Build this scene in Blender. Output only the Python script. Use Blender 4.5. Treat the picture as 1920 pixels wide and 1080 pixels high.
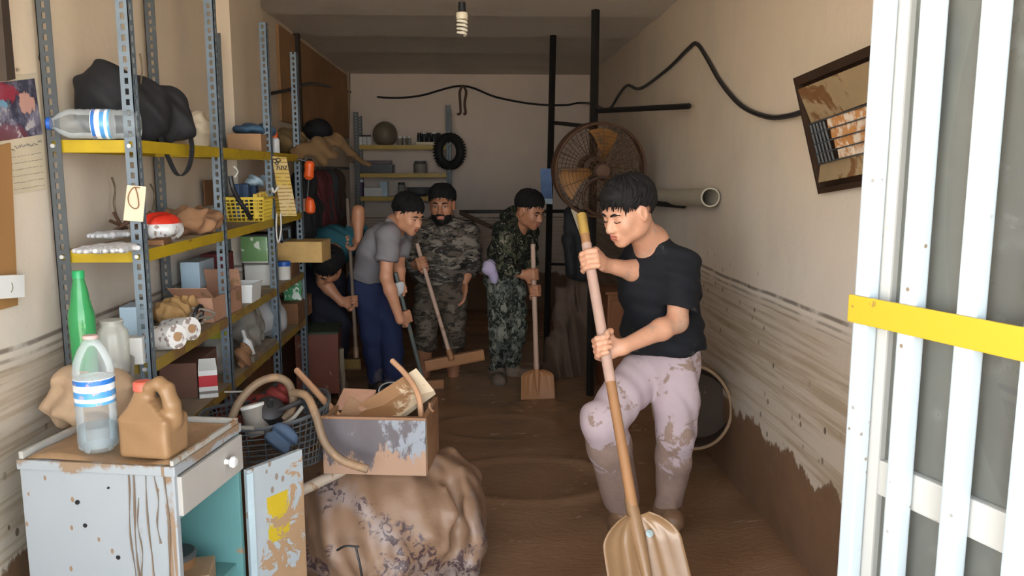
import bpy, bmesh, math, random
import numpy as np
from mathutils import Vector, Matrix
random.seed(7)
for _o in list(bpy.data.objects): bpy.data.objects.remove(_o)
SC = bpy.context.scene
COL = SC.collection
R = math.radians
PI = math.pi
# ------------------------------------------------------------------ camera
H = 1.48                       # lens height above the mud surface
F = 1500.0                     # focal length for a 1920 px wide frame
PITCH = math.atan(220 / F)
YAW = math.atan(70 / F * math.cos(PITCH))
cam = bpy.data.cameras.new('camera'); cam.sensor_width = 36; cam.lens = F / 1920 * 36
cam.clip_start = 0.02; cam.clip_end = 200
camo = bpy.data.objects.new('camera', cam); COL.objects.link(camo)
camo.location = (0, 0, H); camo.rotation_euler = (PI / 2 - PITCH, 0, -YAW)
SC.camera = camo
# ------------------------------------------------------------------ world, sun, exposure
w = bpy.data.worlds.new('world'); SC.world = w; w.use_nodes = True
_n = w.node_tree.nodes; _l = w.node_tree.links; bg = _n['Background']
_tc = _n.new('ShaderNodeTexCoord'); _sp = _n.new('ShaderNodeSeparateXYZ'); _rp = _n.new('ShaderNodeValToRGB')   # hazy sky, brightest low down
_l.new(_tc.outputs['Generated'], _sp.inputs[0]); _l.new(_sp.outputs[2], _rp.inputs[0]); _l.new(_rp.outputs[0], bg.inputs[0])
_e = _rp.color_ramp.elements; _e[0].position = 0; _e[0].color = (.90, .96, 1.0, 1); _e[1].position = .62; _e[1].color = (.10, .12, .15, 1)
bg.inputs[1].default_value = 4.4
sun = bpy.data.lights.new('sun', 'SUN'); sun.energy = 22.0; sun.color = (1, .95, .86); sun.angle = R(1)
suno = bpy.data.objects.new('sun', sun); COL.objects.link(suno); suno.location = (0, 12, 14)
suno.rotation_euler = (R(-38), 0, R(10))          # from behind the building, so the shop front is in open shade
SC.view_settings.view_transform = 'Standard'; SC.view_settings.look = 'None'
SC.view_settings.gamma = 1; SC.view_settings.exposure = 1.38; SC.view_settings.use_curve_mapping = False
# ------------------------------------------------------------------ pixel -> place
_f = Vector((math.sin(YAW) * math.cos(PITCH), math.cos(YAW) * math.cos(PITCH), -math.sin(PITCH)))
_r = Vector((math.cos(YAW), -math.sin(YAW), 0)); _u = _r.cross(_f)
def ray(px, py): return _f * F + _r * (px - 960) + _u * (540 - py)
def P(px, py, Y): d = ray(px, py); return Vector((0, 0, H)) + d * (Y / d.y)
def PX(px, py, X): d = ray(px, py); return Vector((0, 0, H)) + d * (X / d.x)
def PZ(px, py, Z=0.0): d = ray(px, py); return Vector((0, 0, H)) + d * ((Z - H) / d.z)
def proj(p):
    q = Vector(p) - Vector((0, 0, H)); z = q.dot(_f)
    return 960 + F * q.dot(_r) / z, 540 - F * q.dot(_u) / z
# ------------------------------------------------------------------ scene tree
def setp(o, label=None, cat=None, group=None, kind=None):
    if label: o['label'] = label
    if cat: o['category'] = cat
    if group: o['group'] = group
    if kind: o['kind'] = kind
    return o
def thing(name, label, cat, loc=(0, 0, 0), rz=0, group=None, kind=None, rot=None):
    o = bpy.data.objects.new(name, None); COL.objects.link(o); o.empty_display_size = .1
    o.location = loc; o.rotation_euler = rot or (0, 0, rz)
    return setp(o, label, cat, group, kind)
def worldmat(o):
    m = Matrix.LocRotScale(o.location, o.rotation_euler, o.scale)
    return worldmat(o.parent) @ m if o.parent else m
def link(name, me, mat, parent=None, smooth=True, label=None, world=True):
    """One mesh object.  Vertices come in world coordinates (world=True) or in the parent's."""
    if world and parent is not None: me.transform(worldmat(parent).inverted())
    for m in (mat if isinstance(mat, (list, tuple)) else [mat]): me.materials.append(m)
    o = bpy.data.objects.new(name, me); COL.objects.link(o)
    if parent is not None: o.parent = parent
    if smooth:
        for p in me.polygons: p.use_smooth = True
        if smooth != 'all':
            try: me.set_sharp_from_angle(angle=R(38))
            except Exception: pass
    if label: o['label'] = label
    return o
def center_origin(o):
    """Put a lone mesh's origin at the middle of its base."""
    vs = [v.co for v in o.data.vertices]
    lo = Vector(map(min, zip(*vs))); hi = Vector(map(max, zip(*vs)))
    c = Vector(((lo.x + hi.x) / 2, (lo.y + hi.y) / 2, lo.z))
    o.data.transform(Matrix.Translation(-c)); o.location = o.location + c
    return o
def copy_tree(o, parent=None):
    c = o.copy(); COL.objects.link(c)
    if parent is not None: c.parent = parent
    for ch in list(o.children): copy_tree(ch, c)
    return c
class MB:
    """Collects shapes, builds ONE mesh."""
    def __init__(s): s.v = []; s.f = []; s.mi = []; s.m = 0
    def add(s, vs, fs):
        n = len(s.v); s.v += [tuple(v) for v in vs]; s.f += [tuple(n + i for i in f) for f in fs]; s.mi += [s.m] * len(fs); return s
    def box(s, c, size, rot=None, b=0.0):
        c = Vector(c); x, y, z = [k / 2 for k in size]
        if b <= 0:
            vs = [Vector((sx * x, sy * y, sz * z)) for sx in (-1, 1) for sy in (-1, 1) for sz in (-1, 1)]
            fs = [(0, 1, 3, 2), (4, 6, 7, 5), (0, 4, 5, 1), (2, 3, 7, 6), (0, 2, 6, 4), (1, 5, 7, 3)]
        else:
            bm = bmesh.new(); bmesh.ops.create_cube(bm, size=1)
            bmesh.ops.scale(bm, vec=size, verts=bm.verts)
            bmesh.ops.bevel(bm, geom=bm.edges, offset=min(b, min(size) * .49), segments=2, affect='EDGES', profile=.6)
            bm.verts.ensure_lookup_table(); bm.verts.index_update()
            vs = [v.co.copy() for v in bm.verts]; fs = [[v.index for v in f.verts] for f in bm.faces]; bm.free()
        M = rot if rot is not None else Matrix.Identity(3)
        return s.add([c + M @ v for v in vs], fs)
    def quad8(s, a, b):          # hexahedron from two matching quads
        return s.add(list(a) + list(b), [(3, 2, 1, 0), (4, 5, 6, 7)] + [(i, (i + 1) % 4, 4 + (i + 1) % 4, 4 + i) for i in range(4)])
    def ring(s, rings, closed=True, cap=True):
        n = len(rings[0]); base = len(s.v); vs = [p for r in rings for p in r]; fs = []
        for i in range(len(rings) - 1):
            for j in range(n if closed else n - 1):
                k = (j + 1) % n; fs.append((i * n + j, i * n + k, (i + 1) * n + k, (i + 1) * n + j))
        if cap and closed: fs.append(tuple(range(n - 1, -1, -1))); fs.append(tuple((len(rings) - 1) * n + j for j in range(n)))
        return s.add(vs, fs)
    def tube(s, pts, r, n=10, cap=True, loop=False):
        pts = [Vector(p) for p in pts]; m = len(pts)
        rr = r if isinstance(r, (list, tuple)) else [r] * m
        rings = []; up = None
        for i, p in enumerate(pts):
            a = pts[(i - 1) % m] if loop or i > 0 else p; b = pts[(i + 1) % m] if loop or i < m - 1 else p
            t = (b - a).normalized()
            if up is None: up = Vector((0, 0, 1)) if abs(t.z) < .9 else Vector((1, 0, 0))
            x = up - t * up.dot(t)
            x = x.normalized() if x.length > 1e-5 else t.orthogonal().normalized()
            up = x; y = t.cross(x)
            rings.append([p + (x * math.cos(2 * PI * k / n) + y * math.sin(2 * PI * k / n)) * rr[i] for k in range(n)])
        if loop: rings.append(rings[0]); cap = False
        return s.ring(rings, True, cap)
    def cyl(s, a, b, r, r2=None, n=20): return s.tube([a, b], [r, r if r2 is None else r2], n)
    def lathe(s, prof, c=(0, 0, 0), n=24, rot=None, cap=True):
        c = Vector(c); M = rot if rot is not None else Matrix.Identity(3)
        return s.ring([[c + M @ Vector((r * math.cos(2 * PI * k / n), r * math.sin(2 * PI * k / n), z)) for k in range(n)] for r, z in prof], True, cap)
    def grid(s, fn, nu, nv, closed=False):
        vs = [fn(i / nu, j / nv) for i in range(nu + 1) for j in range(nv + 1)]
        fs = [(i * (nv + 1) + j, (i + 1) * (nv + 1) + j, (i + 1) * (nv + 1) + j + 1, i * (nv + 1) + j + 1) for i in range(nu) for j in range(nv)]
        return s.add(vs, fs)
    def sheet(s, fn, nu, nv, th):    # thick sheet
        a = [[Vector(fn(i / nu, j / nv)) for j in range(nv + 1)] for i in range(nu + 1)]
        nrm = [[None] * (nv + 1) for _ in range(nu + 1)]
        for i in range(nu + 1):
            for j in range(nv + 1):
                du = a[min(i + 1, nu)][j] - a[max(i - 1, 0)][j]; dv = a[i][min(j + 1, nv)] - a[i][max(j - 1, 0)]
                nn = du.cross(dv); nrm[i][j] = nn.normalized() if nn.length > 1e-9 else Vector((0, 0, 1))
        N = (nu + 1) * (nv + 1); top = [a[i][j] + nrm[i][j] * th / 2 for i in range(nu + 1) for j in range(nv + 1)]
        bot = [a[i][j] - nrm[i][j] * th / 2 for i in range(nu + 1) for j in range(nv + 1)]
        ix = lambda i, j: i * (nv + 1) + j
        fs = []
        for i in range(nu):
            for j in range(nv):
                q = (ix(i, j), ix(i + 1, j), ix(i + 1, j + 1), ix(i, j + 1)); fs.append(q); fs.append(tuple(N + k for k in reversed(q)))
        edge = [ix(i, 0) for i in range(nu)] + [ix(nu, j) for j in range(nv)] + [ix(i, nv) for i in range(nu, 0, -1)] + [ix(0, j) for j in range(nv, 0, -1)]
        for k in range(len(edge)):
            p, q = edge[k], edge[(k + 1) % len(edge)]; fs.append((q, p, N + p, N + q))
        return s.add(top + bot, fs)
    def prism(s, poly, d):       # planar polygon (3-D points) extruded along vector d
        poly = [Vector(p) for p in poly]; d = Vector(d); n = len(poly)
        return s.add(poly + [p + d for p in poly], [tuple(range(n - 1, -1, -1)), tuple(range(n, 2 * n))] + [(i, (i + 1) % n, n + (i + 1) % n, n + i) for i in range(n)])
    def build(s, name, mat, parent=None, smooth=True, label=None, world=True):
        me = bpy.data.meshes.new(name); me.from_pydata(s.v, [], s.f); me.update()
        bm = bmesh.new(); bm.from_mesh(me); bmesh.ops.recalc_face_normals(bm, faces=bm.faces); bm.to_mesh(me); bm.free()
        if any(s.mi): me.polygons.foreach_set('material_index', s.mi)
        return link(name, me, mat, parent, smooth, label, world)
def lone(mb, name, mat, label, cat, group=None, kind=None, smooth=True):
    o = mb.build(name, mat, None, smooth); center_origin(o); return setp(o, label, cat, group, kind)
def rotz(a): return Matrix.Rotation(a, 3, 'Z')
def basis(x, y, z): return Matrix((x, y, z)).transposed()
def spline(pts, n=8):
    pts = [Vector(p) for p in pts]; out = []
    for i in range(len(pts) - 1):
        p0, p1, p2, p3 = pts[max(i - 1, 0)], pts[i], pts[i + 1], pts[min(i + 2, len(pts) - 1)]
        for k in range(n):
            t = k / n
            out.append(.5 * ((2 * p1) + (p2 - p0) * t + (2 * p0 - 5 * p1 + 4 * p2 - p3) * t * t + (3 * p1 - p0 - 3 * p2 + p3) * t ** 3))
    return out + [pts[-1]]
# ------------------------------------------------------------------ materials
class NT:
    def __init__(s, name):
        s.m = bpy.data.materials.new(name); s.m.use_nodes = True; s.t = s.m.node_tree; s.n = s.t.nodes; s.l = s.t.links
        s.b = s.n['Principled BSDF']; s.out = s.n['Material Output']; s._c = None
    def node(s, ty, **kw):
        n = s.n.new(ty)
        for k, v in kw.items(): setattr(n, k, v)
        return n
    def set(s, inp, v):
        if hasattr(v, 'is_linked') or isinstance(v, bpy.types.NodeSocket): s.l.new(v, inp)
        else: inp.default_value = v
    def coord(s, scale=(1, 1, 1), world=False):
        c = s.node('ShaderNodeNewGeometry').outputs['Position'] if world else s.node('ShaderNodeTexCoord').outputs['Object']
        mp = s.node('ShaderNodeMapping'); mp.inputs['Scale'].default_value = scale; s.l.new(c, mp.inputs['Vector']); return mp.outputs[0]
    def noise(s, scale=5, detail=3, rough=.55, vec=None, dist=0):
        n = s.node('ShaderNodeTexNoise'); n.inputs['Scale'].default_value = scale; n.inputs['Detail'].default_value = detail
        n.inputs['Roughness'].default_value = rough; n.inputs['Distortion'].default_value = dist
        s.l.new(vec if vec is not None else s.coord(), n.inputs['Vector']); return n.outputs['Fac']
    def voro(s, scale, vec=None, out='Distance'):
        n = s.node('ShaderNodeTexVoronoi'); n.inputs['Scale'].default_value = scale
        s.l.new(vec if vec is not None else s.coord(), n.inputs['Vector']); return n.outputs[out]
    def math(s, op, a, b=0.0, clamp=False):
        n = s.node('ShaderNodeMath', operation=op, use_clamp=clamp); s.set(n.inputs[0], a); s.set(n.inputs[1], b); return n.outputs[0]
    def step(s, v, lo, hi):
        n = s.node('ShaderNodeMapRange', interpolation_type='SMOOTHSTEP'); s.set(n.inputs[0], v); s.set(n.inputs[1], lo); s.set(n.inputs[2], hi)
        return n.outputs[0]
    def mix(s, fac, a, b):
        n = s.node('ShaderNodeMix', data_type='RGBA'); s.set(n.inputs[0], fac)
        s.set(n.inputs[6], a if not isinstance(a, tuple) else (*a, 1)); s.set(n.inputs[7], b if not isinstance(b, tuple) else (*b, 1)); return n.outputs[2]
    def bump(s, h, strength=.3, dist=.01):
        n = s.node('ShaderNodeBump'); n.inputs['Strength'].default_value = strength; n.inputs['Distance'].default_value = dist
        s.l.new(h, n.inputs['Height']); s.l.new(n.outputs[0], s.b.inputs['Normal'])
    def color(s, c): s.set(s.b.inputs['Base Color'], c if not isinstance(c, tuple) else (*c, 1))
MUD = (0.30, 0.185, 0.105)
MUDD = (0.19, 0.105, 0.058)
def srgb(r, g, b): return tuple(((c / 255) / 12.92 if c / 255 <= .04045 else ((c / 255 + .055) / 1.055) ** 2.4) for c in (r, g, b))
def M(name, col, rough=.6, metal=0.0, var=.18, vs=9, mud=0.0, ms=6, mudcol=None, bump=.15, bs=40, mrough=.55, stretch=(1, 1, 1), spec=.4):
    """Plain surface with slight colour variation, grain and an optional layer of dried mud in blotches."""
    t = NT(name)
    vec = t.coord(stretch)
    n1 = t.noise(vs, 4, .6, vec)
    c = t.mix(n1, tuple(k * (1 - var * 1.6) for k in col), tuple(min(1, k * (1 + var * 1.2)) for k in col))
    r = rough
    if mud > 0:
        nm = t.noise(ms, 6, .65, t.coord(), .3)
        k = t.step(nm, 1 - mud - .04 if mud > .5 else .72 - mud * .45, 1 - mud + .06 if mud > .5 else .78 - mud * .45) if mud < .97 else 1.0
        mc = mudcol or MUD
        n2 = t.noise(ms * 4, 3)
        c = t.mix(k, c, t.mix(n2, tuple(q * .75 for q in mc), tuple(q * 1.2 for q in mc)))
        if mud < .97: r = t.math('ADD', t.math('MULTIPLY', k, mrough - rough), rough)
        else: r = mrough
        if metal and mud < .97: t.set(t.b.inputs['Metallic'], t.math('MULTIPLY', t.math('SUBTRACT', 1.0, k), metal))
    elif metal: t.b.inputs['Metallic'].default_value = metal
    t.color(c); t.set(t.b.inputs['Roughness'], r); t.b.inputs['Specular IOR Level'].default_value = spec
    if bump: t.bump(t.noise(bs, 4, .6, vec), bump, .004)
    return t.m
def clear(name, tint=(.9, .95, .97), gloss=.12, cloud=.12, rough=.05, mudf=0.0):
    """Thin clear plastic or glass: mostly see-through, with a sheen and some haze of its own."""
    t = NT(name); tr = t.node('ShaderNodeBsdfTransparent'); tr.inputs[0].default_value = (*tint, 1)
    t.color(tuple(min(1, k * .9) for k in tint)); t.b.inputs['Roughness'].default_value = rough; t.b.inputs['Specular IOR Level'].default_value = .8
    lw = t.node('ShaderNodeLayerWeight'); lw.inputs[0].default_value = .35
    fac = t.math('ADD', t.math('MULTIPLY', lw.outputs['Fresnel'], .55), cloud)
    if mudf: fac = t.math('ADD', fac, t.math('MULTIPLY', t.step(t.noise(14, 5), .55, .75), mudf))
    fac = t.math('MINIMUM', fac, 1.0)
    ms = t.node('ShaderNodeMixShader'); t.l.new(fac, ms.inputs[0]); t.l.new(tr.outputs[0], ms.inputs[1]); t.l.new(t.b.outputs[0], ms.inputs[2])
    t.l.new(ms.outputs[0], t.out.inputs[0]); return t.m
# ------------------------------------------------------------------ smooth solids: blended primitives meshed on a grid
class SDF:
    def __init__(s, h=.006): s.h = h; s.pr = []; s.post = []
    def cap(s, a, b, r1, r2=None, k=.015, op='u', cut=None, flat=None):
        """round cone; flat=(axis, factor) squeezes it along one direction"""
        s.pr.append(('c', Vector(a), Vector(b), r1, r1 if r2 is None else r2, k, op, cut, flat)); return s
    def chain(s, pts, rs, k=.012, op='u', flat=None):
        for i in range(len(pts) - 1): s.cap(pts[i], pts[i + 1], rs[i], rs[i + 1], k, op, None, flat)
        return s
    def ell(s, c, r, rot=None, k=.015, op='u', cut=None):
        s.pr.append(('e', Vector(c), rot if rot is not None else Matrix.Identity(3), tuple(r), None, k, op, cut, None)); return s
    def box(s, c, r, rot=None, rd=.01, k=.01, op='u', cut=None):
        s.pr.append(('b', Vector(c), rot if rot is not None else Matrix.Identity(3), tuple(r), rd, k, op, cut, None)); return s
    def sub(s): return [p for p in s.pr]
    def _bounds(s, p):
        if p[0] == 'c':
            m = max(p[3], p[4]); lo = [min(p[1][i], p[2][i]) - m for i in range(3)]; hi = [max(p[1][i], p[2][i]) + m for i in range(3)]
        else:
            ext = [sum(abs(p[2][i][j]) * p[3][j] for j in range(3)) + (0 if p[0] == 'e' else p[4]) for i in range(3)]
            lo = [p[1][i] - ext[i] for i in range(3)]; hi = [p[1][i] + ext[i] for i in range(3)]
        return np.array(lo), np.array(hi)
    def mesh(s, name, disp=None, relax=1):
        h = s.h; los, his = zip(*[s._bounds(p) for p in s.pr if p[6] == 'u'])
        lo = np.min(los, 0) - 4 * h - .012; hi = np.max(his, 0) + 4 * h + .012
        n = np.ceil((hi - lo) / h).astype(int) + 1
        f = np.full(n, .05, np.float32)
        ax = [(lo[i] + h * np.arange(n[i])).astype(np.float32) for i in range(3)]
        for p in s.pr:
            ty, A, B, r1, r2, k, op, cut, flat = p
            bl, bh = s._bounds(p); pad = k * 1.3 + 3 * h + .02
            i0 = np.clip(((bl - pad - lo) / h).astype(int), 0, n); i1 = np.clip(((bh + pad - lo) / h).astype(int) + 2, 0, n)
            if np.any(i1 <= i0): continue
            sl = tuple(slice(i0[i], i1[i]) for i in range(3))
            X, Y, Z = np.meshgrid(*[ax[i][sl[i]] for i in range(3)], indexing='ij', sparse=True)
            if ty == 'c':
                ab = B - A; L2 = max(ab.length_squared, 1e-12)
                x, y, z = X - A.x, Y - A.y, Z - A.z
                t = np.clip((x * ab.x + y * ab.y + z * ab.z) / L2, 0, 1)
                qx, qy, qz = x - t * ab.x, y - t * ab.y, z - t * ab.z
                rr = r1 + (r2 - r1) * t
                if flat:
                    fa, ff = flat; dt = qx * fa.x + qy * fa.y + qz * fa.z
                    d = np.sqrt(qx * qx + qy * qy + qz * qz + dt * dt * (1 / ff ** 2 - 1)) - rr
                else: d = np.sqrt(qx * qx + qy * qy + qz * qz) - rr
            else:
                x, y, z = X - A.x, Y - A.y, Z - A.z
                l = [x * B[0][j] + y * B[1][j] + z * B[2][j] for j in range(3)]
                if ty == 'e':
                    k0 = np.sqrt(sum((l[j] / r1[j]) ** 2 for j in range(3))); k1 = np.sqrt(sum((l[j] / r1[j] ** 2) ** 2 for j in range(3))) + 1e-6
                    d = k0 * (k0 - 1) / k1
                else:
                    q = [np.abs(l[j]) - (r1[j] - r2) for j in range(3)]
                    d = np.sqrt(sum(np.maximum(v, 0) ** 2 for v in q)) + np.minimum(np.maximum(np.maximum(q[0], q[1]), q[2]), 0) - r2
            if cut is not None:
                for cp, cn in (cut if isinstance(cut, list) else [cut]):
                    d = np.maximum(d, (X - cp[0]) * cn[0] + (Y - cp[1]) * cn[1] + (Z - cp[2]) * cn[2])
            g = f[sl]
            if op == 'u':
                hh = np.maximum(k - np.abs(g - d), 0) / k if k > 0 else 0
                f[sl] = np.minimum(g, d) - hh * hh * k * .25
            elif op == 's':
                hh = np.maximum(k - np.abs(-d - g), 0) / k if k > 0 else 0
                f[sl] = np.maximum(g, -d) + hh * hh * k * .25
            elif op == 'i':
                f[sl] = np.maximum(g, d)
        for cp, cn in s.post:
            f = np.maximum(f, (ax[0][:, None, None] - cp[0]) * cn[0] + (ax[1][None, :, None] - cp[1]) * cn[1] + (ax[2][None, None, :] - cp[2]) * cn[2])
        if disp is not None:
            idx = np.nonzero(np.abs(f) < 4 * h + .012)
            f[idx] += disp(ax[0][idx[0]], ax[1][idx[1]], ax[2][idx[2]])
        for a in range(3):
            sl = [slice(None)] * 3
            for e in (0, -1): sl[a] = e; f[tuple(sl)] = np.maximum(f[tuple(sl)], .01)
        v, q = surfnets(f, lo, h)
        for _ in range(relax): v = smooth_quads(v, q)
        me = bpy.data.meshes.new(name); me.from_pydata(v.tolist(), [], q.tolist()); me.update(); return me
    def build(s, name, mat, parent=None, disp=None, label=None, relax=1):
        return link(name, s.mesh(name, disp, relax), mat, parent, 'all', label)
def surfnets(f, lo, h):
    s = f < 0; nx, ny, nz = f.shape
    c = np.zeros((nx - 1, ny - 1, nz - 1), np.uint8)
    cor = [(a, b, d) for a in (0, 1) for b in (0, 1) for d in (0, 1)]
    for a, b, d in cor: c += s[a:nx - 1 + a, b:ny - 1 + b, d:nz - 1 + d]
    I = np.nonzero((c > 0) & (c < 8)); m = len(I[0])
    idx = np.full(c.shape, -1, np.int32); idx[I] = np.arange(m)
    acc = np.zeros((m, 3)); cnt = np.zeros(m)
    val = {q: f[I[0] + q[0], I[1] + q[1], I[2] + q[2]] for q in cor}
    for p in cor:
        for a in range(3):
            if p[a]: continue
            q = list(p); q[a] = 1; q = tuple(q)
            v0, v1 = val[p], val[q]; cr = (v0 < 0) != (v1 < 0)
            t = np.where(cr, v0 / np.where(cr, v0 - v1, 1), 0)
            pos = np.tile(np.array(p, float), (m, 1)); pos[:, a] = t
            acc[cr] += pos[cr]; cnt[cr] += 1
    v = (np.stack(I, 1) + acc / np.maximum(cnt, 1)[:, None]) * h + lo
    quads = []
    for a in range(3):
        b, d = (a + 1) % 3, (a + 2) % 3
        s0 = np.take(s, range(f.shape[a] - 1), a); s1 = np.take(s, range(1, f.shape[a]), a)
        E = np.nonzero(s0 != s1); ok = (E[b] > 0) & (E[d] > 0) & (E[b] < f.shape[b] - 1) & (E[d] < f.shape[d] - 1)
        E = [e[ok] for e in E]
        def at(ob, od):
            k = [e.copy() for e in E]; k[b] += ob; k[d] += od; return idx[tuple(k)]
        q = np.stack([at(-1, -1), at(0, -1), at(0, 0), at(-1, 0)], 1)
        flip = ~s[tuple(E)]; q[flip] = q[flip][:, ::-1]; quads.append(q)
    return v, np.concatenate(quads)
def smooth_quads(v, q):
    acc = np.zeros_like(v); cnt = np.zeros(len(v))
    for i in range(4):
        for j in (1, 3):
            np.add.at(acc, q[:, i], v[q[:, (i + j) % 4]]); np.add.at(cnt, q[:, i], 1)
    return v * .5 + acc / np.maximum(cnt, 1)[:, None] * .5
def folds(amp, sx, sy, sz, seed=0, warp=1.0):
    """cloth-like creases: a few warped sine ridges"""
    rg = np.random.RandomState(seed); ph = rg.rand(8) * 6.28; sx, sy, sz = sx * 1.7, sy * 1.7, sz * 1.7
    def d(x, y, z):
        u = sx * x + sy * y + sz * z
        wv = warp * (np.sin(7 * x + ph[0] + 3 * np.sin(5 * z + ph[1])) + np.sin(9 * y + 6 * z + ph[2]))
        a = np.sin(u + wv + ph[3]); b = np.sin(.53 * u - 1.4 * wv + 11 * (x - y) + ph[4])
        return amp * (.6 * a + .5 * b + .3 * np.sin(1.9 * u + 2 * wv + ph[5])) * -1
    return d

def crumple(amp, fr, seed=0):
    """sharp-creased paper or stiff cloth"""
    rg = np.random.RandomState(seed); D = rg.randn(7, 3); D /= np.linalg.norm(D, axis=1)[:, None]; ph = rg.rand(7) * 6.28; fr *= 2.6; fs = fr * (.5 + rg.rand(7))
    def d(x, y, z):
        o = 0
        for i in range(7):
            u = fs[i] * (D[i, 0] * x + D[i, 1] * y + D[i, 2] * z) + ph[i] + .8 * np.sin(fr * .4 * (x * D[i, 1] - z * D[i, 0] + y) + ph[-i])
            o = o + (np.abs((u / PI) % 2 - 1) - .5)
        return amp * o * .6
    return d
# ================================================================== the setting
XL, XR, YB, YF, ZC = -1.30, 1.20, 8.5, 0.75, 2.48
def wall_mat(name, up, low, zmix=1.45, fk=1.0):
    t = NT(name); g = t.coord(world=True)
    sep = t.node('ShaderNodeSeparateXYZ'); t.l.new(g, sep.inputs[0]); z = sep.outputs[2]
    big = t.noise(1.1, 4, .6, g); fine = t.noise(7, 5, .6, g)
    zz = t.math('ADD', z, t.math('MULTIPLY', t.math('SUBTRACT', big, .5), .9))
    base = t.mix(t.step(zz, zmix - .55, zmix + .45), low, up)
    blot = t.noise(2.3, 5, .65, t.coord((1, 1, .6), world=True))
    base = t.mix(t.math('MULTIPLY', t.step(blot, .45, .75), .35), base, tuple(k * .72 for k in low))
    base = t.mix(t.math('MULTIPLY', fine, .25), base, tuple(k * .78 for k in up))
    # flood line and the streaked film below it
    wob = t.math('MULTIPLY', t.math('SUBTRACT', t.noise(1.1, 3, .5, g), .5), .05)
    zl = t.math('ADD', z, wob)
    film = t.math('SUBTRACT', 1.0, t.step(zl, .90, .985))
    st = t.noise(1, 4, .6, t.coord((1.3, 1.3, 42), world=True))
    fl = t.math('MULTIPLY', t.math('MULTIPLY', film, fk), t.math('ADD', .38, t.math('MULTIPLY', t.step(st, .42, .66), .42)))
    c = t.mix(fl, base, srgb(150, 128, 98))
    for zc, wd, op in ((.985, .008, .75), (.955, .006, .5), (.93, .004, .35)):
        ln = t.math('SUBTRACT', 1.0, t.step(t.math('ABSOLUTE', t.math('SUBTRACT', zl, zc)), wd * .4, wd * 1.4))
        ln = t.math('MULTIPLY', t.math('MULTIPLY', ln, op), t.step(t.noise(6, 4, .6, g), .3, .55))
        c = t.mix(ln, c, srgb(78, 58, 40))
    # splashes
    vd = t.voro(16, t.coord((1, 1, .8), world=True)); sp = t.math('LESS_THAN', vd, .16)
    sp = t.math('MULTIPLY', sp, t.step(t.noise(2.2, 2, .5, g), .5, .6))
    sp = t.math('MULTIPLY', sp, t.math('SUBTRACT', 1.0, t.step(z, .75, 1.25)))
    c = t.mix(t.math('MULTIPLY', sp, .8), c, srgb(70, 50, 34))
    # wet mud clinging to the foot of the wall, ragged upper edge
    rag = t.math('MULTIPLY', t.math('SUBTRACT', t.noise(5, 6, .7, t.coord((1, 1, .5), world=True)), .5), .30)
    mudk = t.math('SUBTRACT', 1.0, t.step(t.math('ADD', z, rag), .385, .40))
    c = t.mix(mudk, c, t.mix(t.noise(9, 4, .6, g), tuple(k * .7 for k in MUDD), tuple(k * 1.15 for k in MUDD)))
    t.color(c); t.set(t.b.inputs['Roughness'], t.math('SUBTRACT', .85, t.math('MULTIPLY', mudk, .2)))
    h = t.math('ADD', t.noise(30, 5, .6, g), t.math('MULTIPLY', mudk, 2.0)); t.bump(h, .25, .006)
    return t.m
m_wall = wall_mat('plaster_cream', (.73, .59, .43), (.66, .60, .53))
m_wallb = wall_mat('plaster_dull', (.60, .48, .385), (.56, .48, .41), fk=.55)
def slab(name, a, b, mat, kind='structure', label=None, cat=None):
    c = [(a[i] + b[i]) / 2 for i in range(3)]; s = [abs(b[i] - a[i]) for i in range(3)]
    return lone(MB().box(c, s), name, mat, label, cat, None, kind, False)
slab('wall_left', (XL - .2, .55, -.2), (XL, YB, 2.75), m_wall, label='cream plastered left wall with a flood line low down', cat='wall')
slab('wall_right', (XR, .55, -.2), (XR + .2, YB, 2.75), m_wall, label='cream plastered right wall, muddy and splashed at its foot', cat='wall')
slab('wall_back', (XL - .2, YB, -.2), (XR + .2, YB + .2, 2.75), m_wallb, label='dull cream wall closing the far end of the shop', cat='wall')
# pilaster stepping out of the left wall
q0, q1 = PX(413, 200, XL).y, PX(497, 200, XL + .07).y
slab('trim_1', (XL, q0, 0), (XL + .07, q1, ZC), m_wall, label='shallow pilaster on the left wall behind the shelving', cat='pilaster')
# soffit edge over the first shelf bay
# ceiling with shallow brick vaults
tc = NT('smoky_ceiling'); gv = tc.coord(world=True)
cc = tc.mix(tc.noise(.9, 5, .6, tc.coord((.5, 2.2, 1), world=True)), (.60, .52, .44), (.72, .64, .55))
cc = tc.mix(tc.math('MULTIPLY', tc.step(tc.noise(1.3, 4, .7, tc.coord((.6, 5, 1), world=True)), .58, .7), .4), cc, (.66, .58, .5))
cc = tc.mix(tc.math('MULTIPLY', tc.step(tc.noise(2, 5, .6, gv), .5, .8), .4), cc, (.42, .35, .28))
tc.color(cc); tc.b.inputs['Roughness'].default_value = .9; tc.bump(tc.noise(14, 5, .6, gv), .3, .01)
def ceil_z(y): return ZC + .012 * abs(math.sin(PI * (y - .4) / .82)) - .02
mb = MB(); NC = 200
mb.ring([[(x, .55 + (YB - .55) * i / NC, z) for x, z in ((XL - .02, ceil_z(.55 + (YB - .55) * i / NC)), (XR + .02, ceil_z(.55 + (YB - .55) * i / NC)), (XR + .02, 2.75), (XL - .02, 2.75))] for i in range(NC + 1)])
lone(mb, 'ceiling', tc.m, 'smoke-darkened ceiling with shallow vaults across the shop', 'ceiling', None, 'structure', False)
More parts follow.
